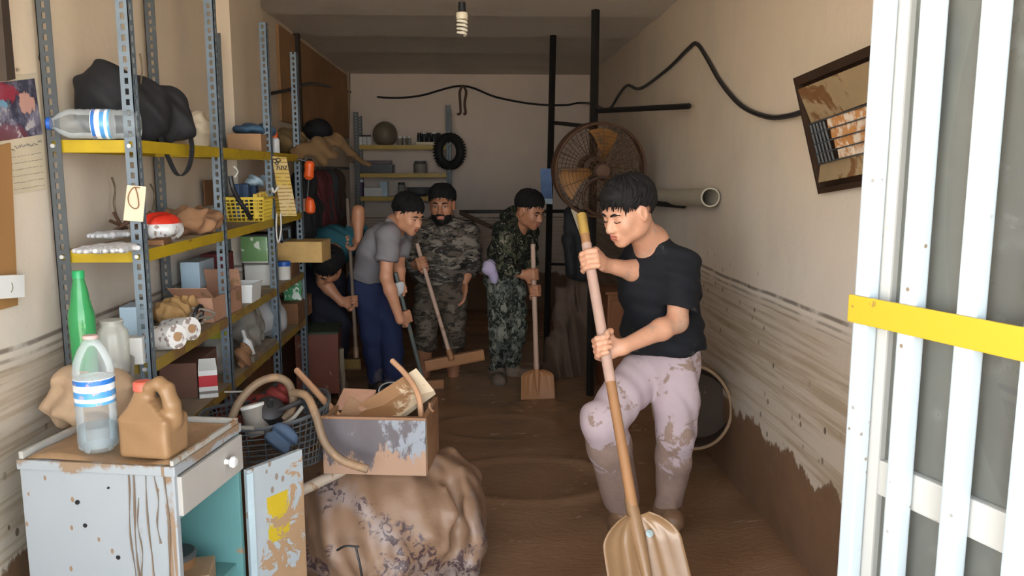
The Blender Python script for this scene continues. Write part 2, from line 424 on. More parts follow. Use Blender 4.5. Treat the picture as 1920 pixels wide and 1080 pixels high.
# front: jambs and lintel of the open shop front, behind the camera's view
m_fac = M('facade_render', (.62, .56, .48), .9)
slab('wall_front', (-2.6, .5, -.2), (XL, .75, 3.3), m_fac, label='rendered shop front left of the opening', cat='wall')
slab('wall_front.001', (XR, .5, -.2), (2.6, .75, 3.3), m_fac, label='rendered shop front right of the opening', cat='wall')
slab('wall_front.002', (XL, .5, 2.46), (XR, .75, 3.3), m_fac, label='lintel over the open shop front', cat='wall')
slab('roof', (-2.6, .5, 2.75), (2.6, 8.9, 3.3), m_fac, label='flat roof slab over the shop', cat='roof')
tg = NT('street_dust'); tg.color(tg.mix(tg.noise(1.5, 5, .6, tg.coord(world=True)), (.46, .41, .35), (.56, .51, .44))); tg.b.inputs['Roughness'].default_value = .9
slab('ground', (-25, -30, -.3), (25, .6, -.03), tg.m, label='dusty street in front of the shop', cat='ground')
# ------------------------------------------------------------------ liquid mud over the floor
tm = NT('liquid_mud'); gm = tm.coord(world=True)
n1 = tm.noise(1.1, 5, .6, tm.coord((1, 1.8, 1), world=True)); n2 = tm.noise(5, 5, .65, tm.coord((1, 2.6, 1), world=True), 1.5)
mc = tm.mix(n1, (.20, .112, .062), (.30, .178, .105)); mc = tm.mix(tm.math('MULTIPLY', tm.step(n2, .55, .75), .35), mc, (.36, .23, .145))
tm.color(mc); tm.set(tm.b.inputs['Roughness'], tm.math('ADD', .10, tm.math('MULTIPLY', n2, .26))); tm.b.inputs['Specular IOR Level'].default_value = .5
tm.bump(tm.noise(16, 5, .6, tm.coord((1, 2.2, 1), world=True), 1.0), .22, .02)
rip = [(PZ(985, 900), .42, .020, .05), (PZ(930, 800), .35, .016, .05), (PZ(1010, 760), .16, .012, .04), (PZ(1180, 970), .14, .010, .045), (PZ(1560, 930), .5, .008, .05), (PZ(850, 690), .3, .006, .05)]
def mud_z(x, y):
    z = .006 * math.sin(3.1 * x + 1.7 * math.sin(2.3 * y)) + .004 * math.sin(9 * y + 3 * math.sin(2.1 * x + .7)) + .003 * math.sin(17 * y - 6 * x + 2 * math.sin(5 * x))
    for c, r, a, wd in rip:
        d = math.hypot(x - c.x, (y - c.y) * 1.5); z += a * math.exp(-((d - r) / wd) ** 2) * (.35 + .65 * (.5 + .5 * math.sin(2.2 * math.atan2(y - c.y, x - c.x) + c.x * 7)))
    e = min(x - XL, XR - x)                                   # banked up along the walls
    z += .05 * math.exp(-(e / .14) ** 2) * (.8 + .2 * math.sin(3 * y))
    if y < 1.2: z -= (1.2 - y) * .1
    return z
nu, nv = 110, 300
mb = MB(); mb.grid(lambda a, b: (XL - .02 + (XR - XL + .04) * a, .52 + (YB + .02 - .52) * b, mud_z(XL - .02 + (XR - XL + .04) * a, .52 + (YB + .02 - .52) * b)), nu, nv)
setp(mb.build('floor', tm.m, None, 'all'), 'shop floor under brown liquid mud with ripples', 'floor', None, 'structure')

# ================================================================== white glazed door with bars, standing open at the right
e0 = P(1622, 560, 1.50); e0.z = 0
dd = Vector((math.sin(R(18.5)), -math.cos(R(18.5)), 0)); dn = Vector((-dd.y, dd.x, 0))       # along the leaf; dn faces the wall
if dn.x < 0: dn = -dn
DM = basis(dd, dn, Vector((0, 0, 1)))
tw = NT('white_gloss_paint'); gw = tw.coord()
k = tw.math('MULTIPLY', tw.math('LESS_THAN', tw.voro(34, gw), .13), tw.step(tw.noise(4, 3, .5, gw), .5, .6))
cw = tw.mix(tw.noise(6, 3), (.47, .54, .58), (.54, .61, .65)); cw = tw.mix(k, cw, (.25, .19, .13))
tw.color(cw); tw.b.inputs['Roughness'].default_value = .35; m_white = tw.m
tcw = NT('cream_gloss_paint'); gw = tcw.coord()
k = tcw.math('MULTIPLY', tcw.step(tcw.noise(9, 6, .7, gw), .62, .7), .6)
tcw.color(tcw.mix(k, (.52, .51, .48), (.34, .26, .18))); tcw.b.inputs['Roughness'].default_value = .4; m_cream = tcw.m
ty = NT('yellow_paint'); k = ty.step(ty.noise(22, 5, .65, ty.coord((1, 1, 1))), .64, .7)
ty.color(ty.mix(k, (.56, .37, .025), (.30, .2, .05))); ty.b.inputs['Roughness'].default_value = .45; m_yel = ty.m
door = thing('door_1', 'white barred glass door standing open beside the right wall', 'door', e0, 0, None, 'structure')
def dbox(name, s0, s1, n0, n1, z0, z1, mat, b=.004, label=None, parent=door):
    c = e0 + dd * (s0 + s1) / 2 + dn * (n0 + n1) / 2 + Vector((0, 0, (z0 + z1) / 2))
    return MB().box(c, (s1 - s0, n1 - n0, z1 - z0), DM, b).build(name, mat, parent, False, label)
DW = .86
dbox('bar', 0, .034, -.028, .0, -.1, 2.35, m_white)                       # welded outer bars (camera side)
sb = []
for k_ in range(1, 8):
    s = .118 * k_ - .012
    if s < DW - .05: dbox('bar', s, s + .036, -.028, .0, -.1, 2.35, m_white)
dbox('bar', DW - .036, DW, -.028, 0, -.1, 2.35, m_white)
fr = dbox('stile', .012, .055, .004, .045, -.1, 2.38, m_cream)
dbox('stile', DW - .045, DW, .004, .045, -.1, 2.38, m_cream)
dbox('rail', .055, DW - .045, .006, .043, 2.30, 2.38, m_cream); dbox('rail', .055, DW - .045, .006, .043, -.1, .04, m_cream)
zr = P(1680, 905, 1.42).z
dbox('rail', .055, DW - .045, .006, .043, zr - .035, zr + .035, m_cream)
zy = P(1640, 575, 1.49).z
dbox('band', -.006, DW, -.036, -.0285, zy - .029, zy + .024, m_yel, .002, 'flat yellow painted crossbar')
gl = clear('dusty_glass', (.52, .53, .50), .1, .16, .12, .12)
dbox('pane', .05, DW - .04, .02, .026, zr + .03, 2.31, gl, 0); dbox('pane', .05, DW - .04, .02, .026, .03, zr - .03, gl, 0)
for zz in (.25, 1.15, 2.1):
    c = e0 + dd * (DW + .012) + Vector((0, 0, zz)); MB().cyl(c - Vector((0, 0, .05)), c + Vector((0, 0, .05)), .012).build('hinge', m_cream, door)
# ================================================================== slotted-angle shelving along the left wall
XF, XBK = -1.02, -1.275
UY = [2.50, 3.30, 4.12, 4.78]
ZT = [P(180, 262, 2.5).z, P(190, 470, 2.5).z, P(250, 681, 2.5).z, PX(400, 748, XF).z]      # shelf tops
LIP = .037
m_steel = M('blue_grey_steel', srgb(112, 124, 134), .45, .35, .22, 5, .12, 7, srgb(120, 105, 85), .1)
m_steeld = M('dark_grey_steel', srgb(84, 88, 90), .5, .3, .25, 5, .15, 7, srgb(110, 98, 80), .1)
m_lip = M('yellow_shelf_enamel', (.46, .315, .012), .45, 0, .2, 8, .22, 9, srgb(120, 90, 45), .08)
m_lipm = M('muddied_yellow_enamel', (.31, .21, .04), .55, 0, .25, 8, .50, 6, srgb(130, 100, 62), .12)
m_deck = M('dusty_shelf_deck', (.30, .24, .17), .75, 0, .3, 7, .3, 8, srgb(135, 112, 84), .2)
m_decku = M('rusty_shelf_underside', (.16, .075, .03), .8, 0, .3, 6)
m_bolt = M('zinc_bolt', (.75, .75, .72), .3, .6)
def strip(mb, o, ax, up, wd, L, th, nrm, pitch=.031, hole=(.011, .018), off=0):
    """flange with real punched slots: o corner, ax across, up along"""
    ax, up, nrm = Vector(ax), Vector(up), Vector(nrm)
    n = int(L / pitch); rem = L - n * pitch
    x0 = (wd - hole[0]) / 2; x1 = x0 + hole[0]
    def blk(a0, a1, u0, u1):
        c = [o + ax * a + up * u for a, u in ((a0, u0), (a1, u0), (a1, u1), (a0, u1))]
        mb.quad8(c, [p + nrm * th for p in c])
    blk(0, x0, 0, L); blk(x1, wd, 0, L)
    for i in range(n + 1):
        u0 = i * pitch - (pitch - hole[1]) / 2; u1 = u0 + pitch - hole[1]
        blk(x0, x1, max(0, u0), min(L, u1)) if u0 < L else None
def upright(corner, sx, sy, L, mat, parent, wx=.036, wy=.036):
    mb = MB(); c = Vector(corner)
    strip(mb, c, (sx, 0, 0), (0, 0, 1), wx, L, .0025, (0, sy, 0))
    strip(mb, c, (0, sy, 0), (0, 0, 1), wy, L, .0025, (sx, 0, 0))
    return mb.build('upright', mat, parent, False)
rack = thing('shelving_rack', 'long blue-grey slotted-angle shelving with yellow shelves along the left wall', 'shelving', (XF, UY[0], 0))
tops = [2.5, 2.5, P(490, 42, UY[2]).z, P(558, 98, UY[3]).z]
for i, y in enumerate(UY):
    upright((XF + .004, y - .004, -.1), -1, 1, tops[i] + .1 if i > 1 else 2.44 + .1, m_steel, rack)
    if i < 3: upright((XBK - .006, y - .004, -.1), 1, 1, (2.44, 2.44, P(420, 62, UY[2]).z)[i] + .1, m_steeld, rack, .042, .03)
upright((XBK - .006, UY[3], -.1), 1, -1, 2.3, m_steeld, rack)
for lv, z in enumerate(ZT):
    for b in range(3):
        y0, y1 = UY[b] + .012, UY[b + 1] - .006
        lip = m_lip if lv < 2 else m_lipm
        mb = MB(); xm = (XF + XBK) / 2; wx = XF - XBK
        mb.m = 0; mb.box((xm, (y0 + y1) / 2, z - .002), (wx - .006, y1 - y0 - .004, .003))
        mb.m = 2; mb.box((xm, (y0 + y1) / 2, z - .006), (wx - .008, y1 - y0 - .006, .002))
        mb.m = 1
        mb.box((XF - .001, (y0 + y1) / 2, z - LIP / 2), (.0025, y1 - y0, LIP)); mb.box((XBK + .004, (y0 + y1) / 2, z - LIP / 2), (.0025, y1 - y0, LIP))
        mb.box((xm, y0, z - LIP / 2), (wx, .0025, LIP)); mb.box((xm, y1, z - LIP / 2), (wx, .0025, LIP))
        mb.box((XF - .006, (y0 + y1) / 2, z - LIP), (.012, y1 - y0, .0022)); mb.box((xm, y0 + .006, z - LIP), (wx, .012, .0022))
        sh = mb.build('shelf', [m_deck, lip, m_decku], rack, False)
    for y in UY[:3]:
        for x in (XF - .017, XBK + .014):
            p = Vector((x, y - .005, z - LIP * .5)); MB().cyl(p, p - Vector((0, .006, 0)), .0065, n=8).build('bolt', m_bolt, rack)
def S(px, lv, X, dz=0.0):
    y = PX(px, 400, X).y
    for _ in range(4):          # settle the depth for this height
        q = proj((X, y, ZT[lv] + dz)); y = PX(px, q[1], X).y
    return Vector((X, y, ZT[lv] + .0005 + dz))
def carton(name, label, cat, c, size, rz, mat, group=None, flaps=False, b=.003, lid=None):
    """cardboard box standing at c (base centre)"""
    t = thing(name, label, cat, c, rz, group)
    mb = MB(); x, y, z = size
    if flaps:
        th = .004
        mb.box((0, 0, th / 2), (x, y, th))
        for sx in (-1, 1): mb.box((sx * (x - th) / 2, 0, z / 2), (th, y, z))
        for sy in (-1, 1): mb.box((0, sy * (y - th) / 2, z / 2), (x, th, z))
        mb.build('body', mat, t, False, world=False)
        for sx, a in ((-1, 2.3), (1, .5)):
            m2 = MB(); L = y * .24
            Mx = Matrix.Rotation(sx * .0 + 0, 3, 'X')
            for_ang = R(35 if sx < 0 else 110)
            p = Vector((0, sx * y / 2, z)); d = Vector((0, sx * math.cos(for_ang), math.sin(for_ang)))
            m2.prism([p + Vector((-x / 2, 0, 0)), p + Vector((x / 2, 0, 0)), p + Vector((x / 2, 0, 0)) + d * L, p + Vector((-x / 2, 0, 0)) + d * L], d.cross(Vector((1, 0, 0))) * .003)
            m2.build('flap', mat, t, False, world=False)
    else:
        mb.box((0, 0, z / 2), size, None, b).build('body', mat, t, False, world=False)
        if lid is not None: MB().box((0, 0, z + .006), (x + .006, y + .006, .014), None, .002).build('lid', lid, t, False, world=False)
    return t
def lathed(name, label, cat, c, parts, group=None, rot=None, n=28):
    """parts: (part name, profile, material)"""
    t = thing(name, label, cat, c, 0, group, None, rot)
    for nm, prof, mat in parts: MB().lathe(prof, n=n).build(nm, mat, t, True, world=False)
    return t
m_card = M('cardboard', srgb(168, 132, 98), .85, 0, .15, 8)
m_cardm = M('muddied_cardboard', srgb(170, 128, 105), .85, 0, .15, 8, .3, 7, srgb(140, 110, 80))
m_carddk = M('dark_cardboard', srgb(120, 84, 56), .85, 0, .2, 8, .2)
m_paperw = M('white_paper', (.60, .59, .56), .8, 0, .1, 10)
m_paperc = M('cream_paper', (.60, .51, .37), .8, 0, .12, 8)
m_black = M('black_cloth', (.012, .012, .014), .8, 0, .4, 12, 0, 1, None, .4, 60)
m_blackp = M('black_plastic', (.015, .015, .017), .4)
m_red = M('red_plastic', (.55, .03, .02), .45)
m_orange = M('orange_plastic', (.85, .12, .02), .4)
m_whitep = M('white_plastic', (.74, .75, .75), .4, 0, .1, 6, .1, 9)
m_blue = M('blue_plastic', (.02, .10, .42), .4)
m_bluelt = M('pale_blue_plastic', (.42, .55, .66), .45, 0, .1, 6, .15, 8)
m_maroon = M('maroon_card', (.12, .015, .015), .7)
m_ink = M('brown_ink', (.22, .11, .05), .7, bump=0)
m_inkd = M('dark_ink', (.06, .05, .05), .7, bump=0)
m_tan = M('tan_cloth', srgb(178, 140, 92), .9, 0, .2, 10, 0, 1, None, .4, 50)
m_brn = M('brown_paper', srgb(146, 108, 78), .9, 0, .25, 10, 0, 1, None, .4, 30)
m_greyc = M('grey_cloth', srgb(130, 124, 116), .9, 0, .2, 10, .25, 7)
m_wire = M('dull_wire', srgb(112, 98, 78), .5, .4)
m_clearb = clear('clear_bottle_plastic', (.93, .96, .97), .1, .07, .06, .06)
m_clearj = clear('cloudy_jar_plastic', (.86, .85, .80), .1, .28, .15, .30)
m_greenb = clear('green_bottle_plastic', (.10, .55, .20), .1, .42, .06)
m_green = M('green_plastic', (.02, .30, .10), .35)
# ---------------- top shelf
def bottle_parts(h, r, body, cap, label=None, lz=(.38, .62), neck=.36, capr=None, bands=()):
    rn = r * neck
    prof = [(r * .55, .004), (r * .86, 0), (r * .98, .012), (r, .03)] + [(r * (1 - .035 * (k % 2)), h * (.10 + .045 * k)) for k in range(1, 14)] + [(r, h * .72), (r * .93, h * .79), (r * .68, h * .87), (rn * 1.15, h * .925), (rn, h * .94), (rn, h * .965)]
    cr = capr or rn * 1.15
    out = [('body', prof, body), ('cap', [(cr, h * .955), (cr, h * .992), (cr * .9, h)], cap)]
    if label: out.append(('paper_label', [(r * 1.004, h * lz[0]), (r * 1.012, h * lz[0] + .001), (r * 1.012, h * lz[1]), (r * 1.004, h * lz[1] + .001)], label))
    return out
tl = NT('water_label'); zz = tl.node('ShaderNodeSeparateXYZ'); tl.l.new(tl.node('ShaderNodeTexCoord').outputs['Generated'], zz.inputs[0])
g2 = zz.outputs[2]
def band(t, v, lo, hi): return t.math('MULTIPLY', t.math('GREATER_THAN', v, lo), t.math('LESS_THAN', v, hi))
cl = tl.mix(band(tl, g2, .78, .97), (.78, .82, .85), (.03, .16, .50)); cl = tl.mix(band(tl, g2, .28, .52), cl, (.08, .30, .62)); cl = tl.mix(band(tl, g2, .0, .12), cl, (.10, .35, .65))
cl = tl.mix(tl.math('MULTIPLY', tl.step(tl.noise(40, 3), .58, .62), .5), cl, (.60, .35, .25)); tl.color(cl); tl.b.inputs['Roughness'].default_value = .3; m_wlabel = tl.m
a, b = S(92, 0, -1.10, .045), S(236, 0, -1.03, .045)
a = P(88, 235, 2.47); b = P(262, 240, 2.52); b.z = a.z = ZT[0] + .046
ax = (a - b).normalized(); L = (a - b).length
t = lathed('water_bottle', 'clear water bottle with blue cap lying on the top yellow shelf', 'bottle', b, bottle_parts(L, .044, m_clearb, m_blue, m_wlabel, (.30, .50)), rot=ax.to_track_quat('Z', 'Y').to_euler())
# black backpack
bk = thing('backpack', 'black cloth backpack slumped on the top shelf with a strap dangling', 'backpack', S(250, 0, -1.15))
s = SDF(.007); z0 = ZT[0]
A = Vector((-1.20, 2.62, z0 + .12)); B = Vector((-1.13, 2.92, z0 + .095))
pA, pB = P(205, 215, 2.66), P(310, 240, 2.86)
s.ell((pA.x, pA.y, z0 + .125), (.115, .085, .125), rotz(R(-20)), .05); s.ell((pA.x + .05, pA.y + .08, z0 + .10), (.12, .09, .115), rotz(R(-20)), .05)
s.ell((pB.x, pB.y, z0 + .10), (.09, .08, .10), rotz(R(-20)), .05); s.ell((pB.x + .04, pB.y - .02, z0 + .065), (.07, .055, .06), None, .03)
s.post = [(Vector((0, 0, z0 + .002)), Vector((0, 0, -1)))]
s.build('body', m_black, bk, folds(.007, 30, 20, 35, 3))
def ribbon(pts, wv, wd, th, mb=None, n=6):
    pts = spline(pts, n); mb = mb or MB(); wv = Vector(wv).normalized(); m = len(pts) - 1
    def fn(u, v):
        i = min(int(round(u * m)), m); return pts[i] + wv * (v - .5) * wd
    return mb.sheet(fn, m, 1, th)
y2 = PX(330, 275, XF + .012).y
mb = ribbon([P(296, 232, 2.80), P(302, 262, 2.75), P(312, 288, 2.76), P(333, 328, 2.80), P(352, 318, 2.86), P(360, 278, 2.88), P(352, 232, 2.90)], (.35, .9, 0), .022, .003)
mb.build('strap', m_black, bk)
MB().tube([P(262 + 9 * math.cos(k), 172 + 10 * math.sin(k), 2.70) for k in np.linspace(0, 6, 14)], .004, 6).build('ring', m_wire, bk)
MB().tube(spline([P(262, 100, 2.66), P(266, 130, 2.66), P(263, 165, 2.68)], 5), .003, 6).build('cord', m_wire, bk)
mb = MB()
for k in range(2): mb.tube([P(262 + 4 * k, 243 + 5 * k, 2.72), P(292 + 2 * k, 254 + 5 * k, 2.74)], .0025, 5)
mb.build('piping', m_paperw, bk)
def blob(name, label, cat, c, r, mat, amp=.008, fr=40, seed=0, flat=True, group=None, rz=0, extra=(), h=None, cr=False):
    """soft lump resting at c (base centre), radii r"""
    c = Vector(c); s = SDF(h or max(.004, min(r) * .11)); Rm = rotz(rz)
    s.ell(c + Vector((0, 0, r[2] * .82)), r, Rm, .02)
    for d, rr in extra: s.ell(c + Rm @ Vector(d), rr, Rm, .02)
    if flat: s.post = [(c + Vector((0, 0, .001)), Vector((0, 0, -1)))]
    o = s.build(name, mat, None, crumple(amp * 1.4, fr * .9, seed) if cr else folds(amp, fr, fr * .7, fr * 1.2, seed)); center_origin(o); return setp(o, label, cat, group)
blob('cloth_bag', 'pale crumpled paper bag behind the backpack on the top shelf', 'bag', S(372, 0, -1.14), (.06, .05, .082), m_paperc, .010, 45, 2, cr=True)
carton('cardboard_box', 'plain tan cardboard box on the top shelf past the second upright', 'box', S(470, 0, -1.12), (.16, .26, .085), R(3), m_card)
c = S(478, 0, -1.12, .087); blob('folded_cloth', 'blue cloth lying on the tan cardboard box', 'cloth', c, (.10, .17, .03), M('blue_cloth', (.06, .13, .22), .9), .008, 40, 4)
t = lathed('spray_can', 'small orange-topped can beside the cardboard box on the top shelf', 'can', S(517, 0, -1.06), [('body', [(.022, 0), (.022, .07), (.014, .08)], m_whitep), ('cap', [(.014, .08), (.014, .11), (.01, .115)], m_orange)])
blob('cloth_bundle', 'olive sacking bundle at the far end of the top shelf', 'bundle', S(545, 0, -1.12), (.10, .16, .09), M('sacking', srgb(112, 92, 60), .95), .012, 28, 5)
blob('handbag', 'black rounded bag on top of the bundle by the last upright', 'bag', S(592, 0, -1.14, .13) + Vector((0, .1, 0)), (.10, .13, .085), m_black, .006, 30, 6)
tan_s = M('draped_sacking', srgb(112, 86, 56), .95, 0, .3, 8, 0, 1, None, .6, 25)
mb = MB(); pts = [P(560, 285, 4.78), P(600, 272, 4.85), P(632, 262, 4.95), P(655, 285, 5.05), P(690, 310, 5.2)]
sp = spline(pts, 6)
s = SDF(.009); s.chain(pts, [.05, .045, .04, .032, .022], .03, 'u', (Vector((.5, -.5, .6)).normalized(), .6)); s.chain([pts[1] + Vector((0, 0, .02)), pts[1] + Vector((.02, -.03, -.09)), pts[2] + Vector((.0, -.03, -.08))], [.03, .025, .02], .03)
o = s.build('sack_roll', tan_s, None, folds(.008, 30, 20, 40, 5)); center_origin(o); setp(o, 'tan sacking sagging off the far end of the top shelf', 'sacking')
# ---------------- second shelf
gl_m = M('white_glove_cloth', (.50, .50, .51), .85, 0, .12, 12)
def glove(label, wrist, tip, rz=0, mat=None):
    w_, t_ = Vector(wrist), Vector(tip); d = t_ - w_; n_ = Vector((-d.y, d.x, 0)).normalized(); L = d.length
    s = SDF(.004); s.cap(w_, w_ + d * .42, .022, .03, .02, flat=(Vector((0, 0, 1)), .45))
    for k in range(4):
        o = n_ * (k - 1.5) * .015; s.chain([w_ + d * .40 + o, w_ + d * .7 + o * 1.25, w_ + d * (.95 - .05 * abs(k - 1.5)) + o * 1.4], [.011, .010, .008], .008)
    s.chain([w_ + d * .25 + n_ * .022, w_ + d * .45 + n_ * .05], [.011, .009], .012)
    o = s.build('work_glove', mat or gl_m, None, folds(.0008, 60, 50, 60, 2)); center_origin(o); return setp(o, label, 'glove', None)
glove('white work glove with fingers pointing left on the second shelf', S(225, 1, -1.10, .015), S(148, 1, -1.13, .012))
glove('white work glove lying across the other glove on the second shelf', S(250, 1, -1.13, .04), S(172, 1, -1.19, .04))
glove('white work glove nearest the yellow front edge of the second shelf', S(248, 1, -1.06, .014), S(200, 1, -1.06, .012))
mb = MB()
for k in range(9):
    p = S(215 + 8 * k, 1, -1.20, .045); a_ = k * 1.3; mb.tube([p, p + Vector((.05 * math.cos(a_), .07 * math.sin(a_), .03 + .012 * (k % 3)))], .006, 6)
lone(mb, 'twig_bundle', M('dark_twig', (.09, .045, .025), .8), 'dark brown twigs heaped behind the white gloves', 'twigs')
ts = NT('snack_bag'); zz = ts.node('ShaderNodeSeparateXYZ'); ts.l.new(ts.node('ShaderNodeTexCoord').outputs['Generated'], zz.inputs[0])
cs = ts.mix(ts.math('GREATER_THAN', zz.outputs[2], .62), (.62, .62, .62), (.60, .03, .015)); cs = ts.mix(ts.step(ts.noise(26, 4), .6, .64), cs, (.25, .14, .1)); ts.color(cs); ts.b.inputs['Roughness'].default_value = .3
blob('snack_bag', 'red and white printed plastic bag on the second shelf', 'bag', S(308, 1, -1.10), (.062, .075, .052), ts.m, .006, 45, 7, extra=[((-.02, .05, .03), (.05, .06, .04))], cr=True)
blob('paper_bag', 'crumpled brown paper bag spread over the second shelf', 'bag', S(362, 1, -1.11), (.10, .15, .055), m_brn, .013, 34, 8, extra=[((.0, .12, .035), (.08, .08, .04))], cr=True)
blob('paper_scrap', 'crumpled white paper beside the second upright on the second shelf', 'paper', S(404, 1, -1.07), (.035, .045, .045), m_paperw, .010, 60, 9, cr=True)
carton('flat_box', 'flat brown packet under the red and white bag', 'packet', S(300, 1, -1.05), (.05, .12, .018), R(8), m_carddk)
mb = MB(); p = PX(392, 372, XBK + .008); mb.box((XBK + .006, PX(392, 372, XBK).y, (P(392, 350, 2.95).z + P(392, 400, 2.95).z) / 2), (.006, .17, .12))
lone(mb, 'cardboard_sheet', m_carddk, 'brown cardboard panel leaning on the wall behind the second shelf', 'panel', smooth=False)
mb = MB(); mb.tube(spline([PX(px_, py_, XBK + .01) for px_, py_ in ((210, 333), (216, 355), (214, 385), (226, 430))], 6), .0035, 6)
lone(mb, 'wall_wire', m_wire, 'bent wire hanging on the wall above the white gloves', 'wire')
mb = MB(); mb.tube(spline([PX(px_, py_, XBK + .01) for px_, py_ in ((282, 345), (290, 365), (286, 395))], 6), .0035, 6)
lone(mb, 'wall_hook', m_wire, 'short bent wire on the wall right of the hanging tag', 'wire')
# yellow basket of wires, bay 2
def basket(name, label, c, size, rz, mat, nx=12, ny=8, nz=5, wr=.0022, taper=.9, open_top=True):
    t = thing(name, label, 'basket', c, rz); x, y, z = size; mb = MB()
    def pt(u, v, h): k = taper + (1 - taper) * h; return Vector(((u - .5) * x * k, (v - .5) * y * k, h * z))
    cor = [(0, 0), (1, 0), (1, 1), (0, 1)]
    for i in range(nz + 1):
        h = i / nz
        mb.tube([pt(u, v, h) for u, v in cor], wr * (2 if i == nz else 1), 5, loop=True)
    for k in range(nx + 1):
        u = k / nx
        mb.tube([pt(u, 0, 1), pt(u, 0, 0), pt(u, 1, 0), pt(u, 1, 1)], wr, 4)
    for k in range(ny + 1):
        v = k / ny
        mb.tube([pt(0, v, 1), pt(0, v, 0), pt(1, v, 0), pt(1, v, 1)], wr, 4)
    mb.build('mesh', mat, t, True, world=False)
    return t
m_yelp = M('yellow_plastic', (.72, .52, .06), .45, 0, .15)
cb = S(478, 1, -1.12)
basket('plastic_basket', 'yellow plastic mesh basket full of packets on the second shelf', cb, (.20, .50, .11), R(2), m_yelp, 9, 22, 6, .0035)
rg = random.Random(3)
for k in range(7):
    q = cb + Vector((.065, -.20 + .062 * k, .012)); carton('yellow_packet', 'slim yellow packet standing at the front of the yellow basket', 'packet', q, (.02, .045, .115 + .02 * rg.random()), R(rg.uniform(-8, 8)), M('yellow_packet_card', (.75, .52, .08), .5) if k == 0 else bpy.data.materials['yellow_packet_card'], 'yellow packets in the yellow basket')
for k in range(6):
    q = cb + Vector((-.02 - .02 * (k % 2), -.20 + .07 * k, .012)); carton('blue_packet', 'dark blue packet standing behind the yellow packets', 'packet', q, (.03, .055, .15 + .025 * rg.random()), R(rg.uniform(-10, 10)), M('blue_packet_card', (.035, .075, .17), .5) if k == 0 else bpy.data.materials['blue_packet_card'], 'blue packets in the yellow basket')
blob('cloth_wad', 'light blue cloth wad stuffed on top of the yellow basket', 'cloth', cb + Vector((0, .06, .165)), (.05, .09, .03), m_bluelt, .009, 50, 12)
mb = MB(); mb.tube(spline([P(432, 330, 3.5), P(436, 350, 3.5), P(446, 372, 3.52), P(462, 395, 3.55), P(470, 410, 3.6)], 6), .010, 7)
lone(mb, 'rubber_belt', m_blackp, 'black rubber belt hanging beside the second upright', 'belt')
mb = MB(); mb.tube(spline([P(438, 312, 3.5), P(446, 322, 3.5), P(440, 332, 3.5)], 5), .003, 6)
lone(mb, 'wire_hook', m_paperw, 'white wire hook under the top shelf', 'hook')
# yellow price list hanging on the third upright, tag on the first
def hung(name, label, cat, corners, mat, off=.0, parts=()):
    t = thing(name, label, cat, (sum((Vector(c) for c in corners), Vector()) / 4)); mb = MB()
    mb.prism(corners, (0, .0012, 0)); mb.build('sheet', mat, t, False); return t
Yp = UY[2] - .03
typ = NT('yellowed_list'); gg = typ.coord((1, 1, 1)); ln = typ.node('ShaderNodeTexWave', wave_type='BANDS', bands_direction='Z'); ln.inputs['Scale'].default_value = 17; ln.inputs['Distortion'].default_value = 1.5; typ.l.new(gg, ln.inputs['Vector'])
k = typ.math('MULTIPLY', typ.math('GREATER_THAN', ln.outputs['Fac'], .80), typ.step(typ.noise(30, 2), .35, .5))
base = typ.mix(typ.step(typ.noise(5, 2, .5, typ.coord((1, 1, 1))), .42, .55), (.52, .355, .06), (.56, .43, .22))
typ.color(typ.mix(k, base, (.30, .18, .05))); typ.b.inputs['Roughness'].default_value = .8
pl = hung('price_list', 'long yellow printed list hanging on the third upright', 'notice', [P(510, 293, Yp), P(537, 295, Yp), P(557, 405, Yp), P(527, 405, Yp)], typ.m)
mb = MB()
for (x_, y_, r_) in ((515, 302, 4), (522, 300, 4), (519, 306, 3)):
    mb.tube([P(x_ + r_ * math.cos(a_), y_ + r_ * .8 * math.sin(a_), Yp - .004) for a_ in np.linspace(0, 6.0, 10)], .0028, 5)
for i in range(5): mb.tube([P(519 + 4 * i, 318 - (i % 2) * 5, Yp - .004), P(521 + 4 * i, 311 + (i % 2) * 6, Yp - .004)], .0026, 5)
mb.build('lettering', m_inkd, pl)
mb = MB(); mb.tube(spline([P(510, 352, Yp - .02), P(514, 360, Yp - .02), P(522, 350, Yp - .02)], 5), .006, 6); mb.build('hook', m_paperw, pl)
mb = MB(); mb.tube(spline([P(519, 400, Yp - .02), P(518, 430, Yp - .02), P(522, 455, Yp - .02), P(527, 430, Yp - .02), P(526, 400, Yp - .02)], 6), .004, 6)
lone(mb, 'wire_loop', m_paperw, 'white wire loop hanging below the yellow list', 'wire')
Yt = UY[0] - .02
tg_ = hung('paper_tag', 'cream paper tag with a scribbled loop tied to the nearest upright', 'tag', [P(238, 347, Yt), P(274, 350, Yt), P(268, 416, Yt), P(231, 413, Yt)], m_paperc)
mb = MB(); mb.tube(spline([P(x_, y_, Yt - .003) for x_, y_ in ((262, 352), (250, 352), (241, 366), (242, 382), (252, 391), (260, 386), (258, 366), (254, 352))], 6), .0018, 5); mb.build('scribble', m_ink, tg_)
m_handle = m_orange
def driver(label, top, bot):
    top, bot = Vector(top), Vector(bot); d = bot - top; t = thing('screwdriver', label, 'screwdriver', top)
    MB().tube([top, top + d * .08, top + d * .25, top + d * .42, top + d * .5], [.018, .03, .027, .03, .014], 10).build('handle', m_orange, t)
    MB().tube([top + d * .5, bot], .008, 8).build('shaft', m_blackp, t)
    MB().tube([top - d * .06, top], [.012, .02], 8).build('collar', m_blackp, t); return t
t = driver('orange-handled tool with a black shaft hanging from the top shelf by the last upright', P(581, 302, 4.72), P(576, 372, 4.70))
MB().tube([P(581, 304, 4.72), Vector((XF + .002, 4.70, ZT[0] - .025))], .004, 6).build('cord', m_blackp, t)
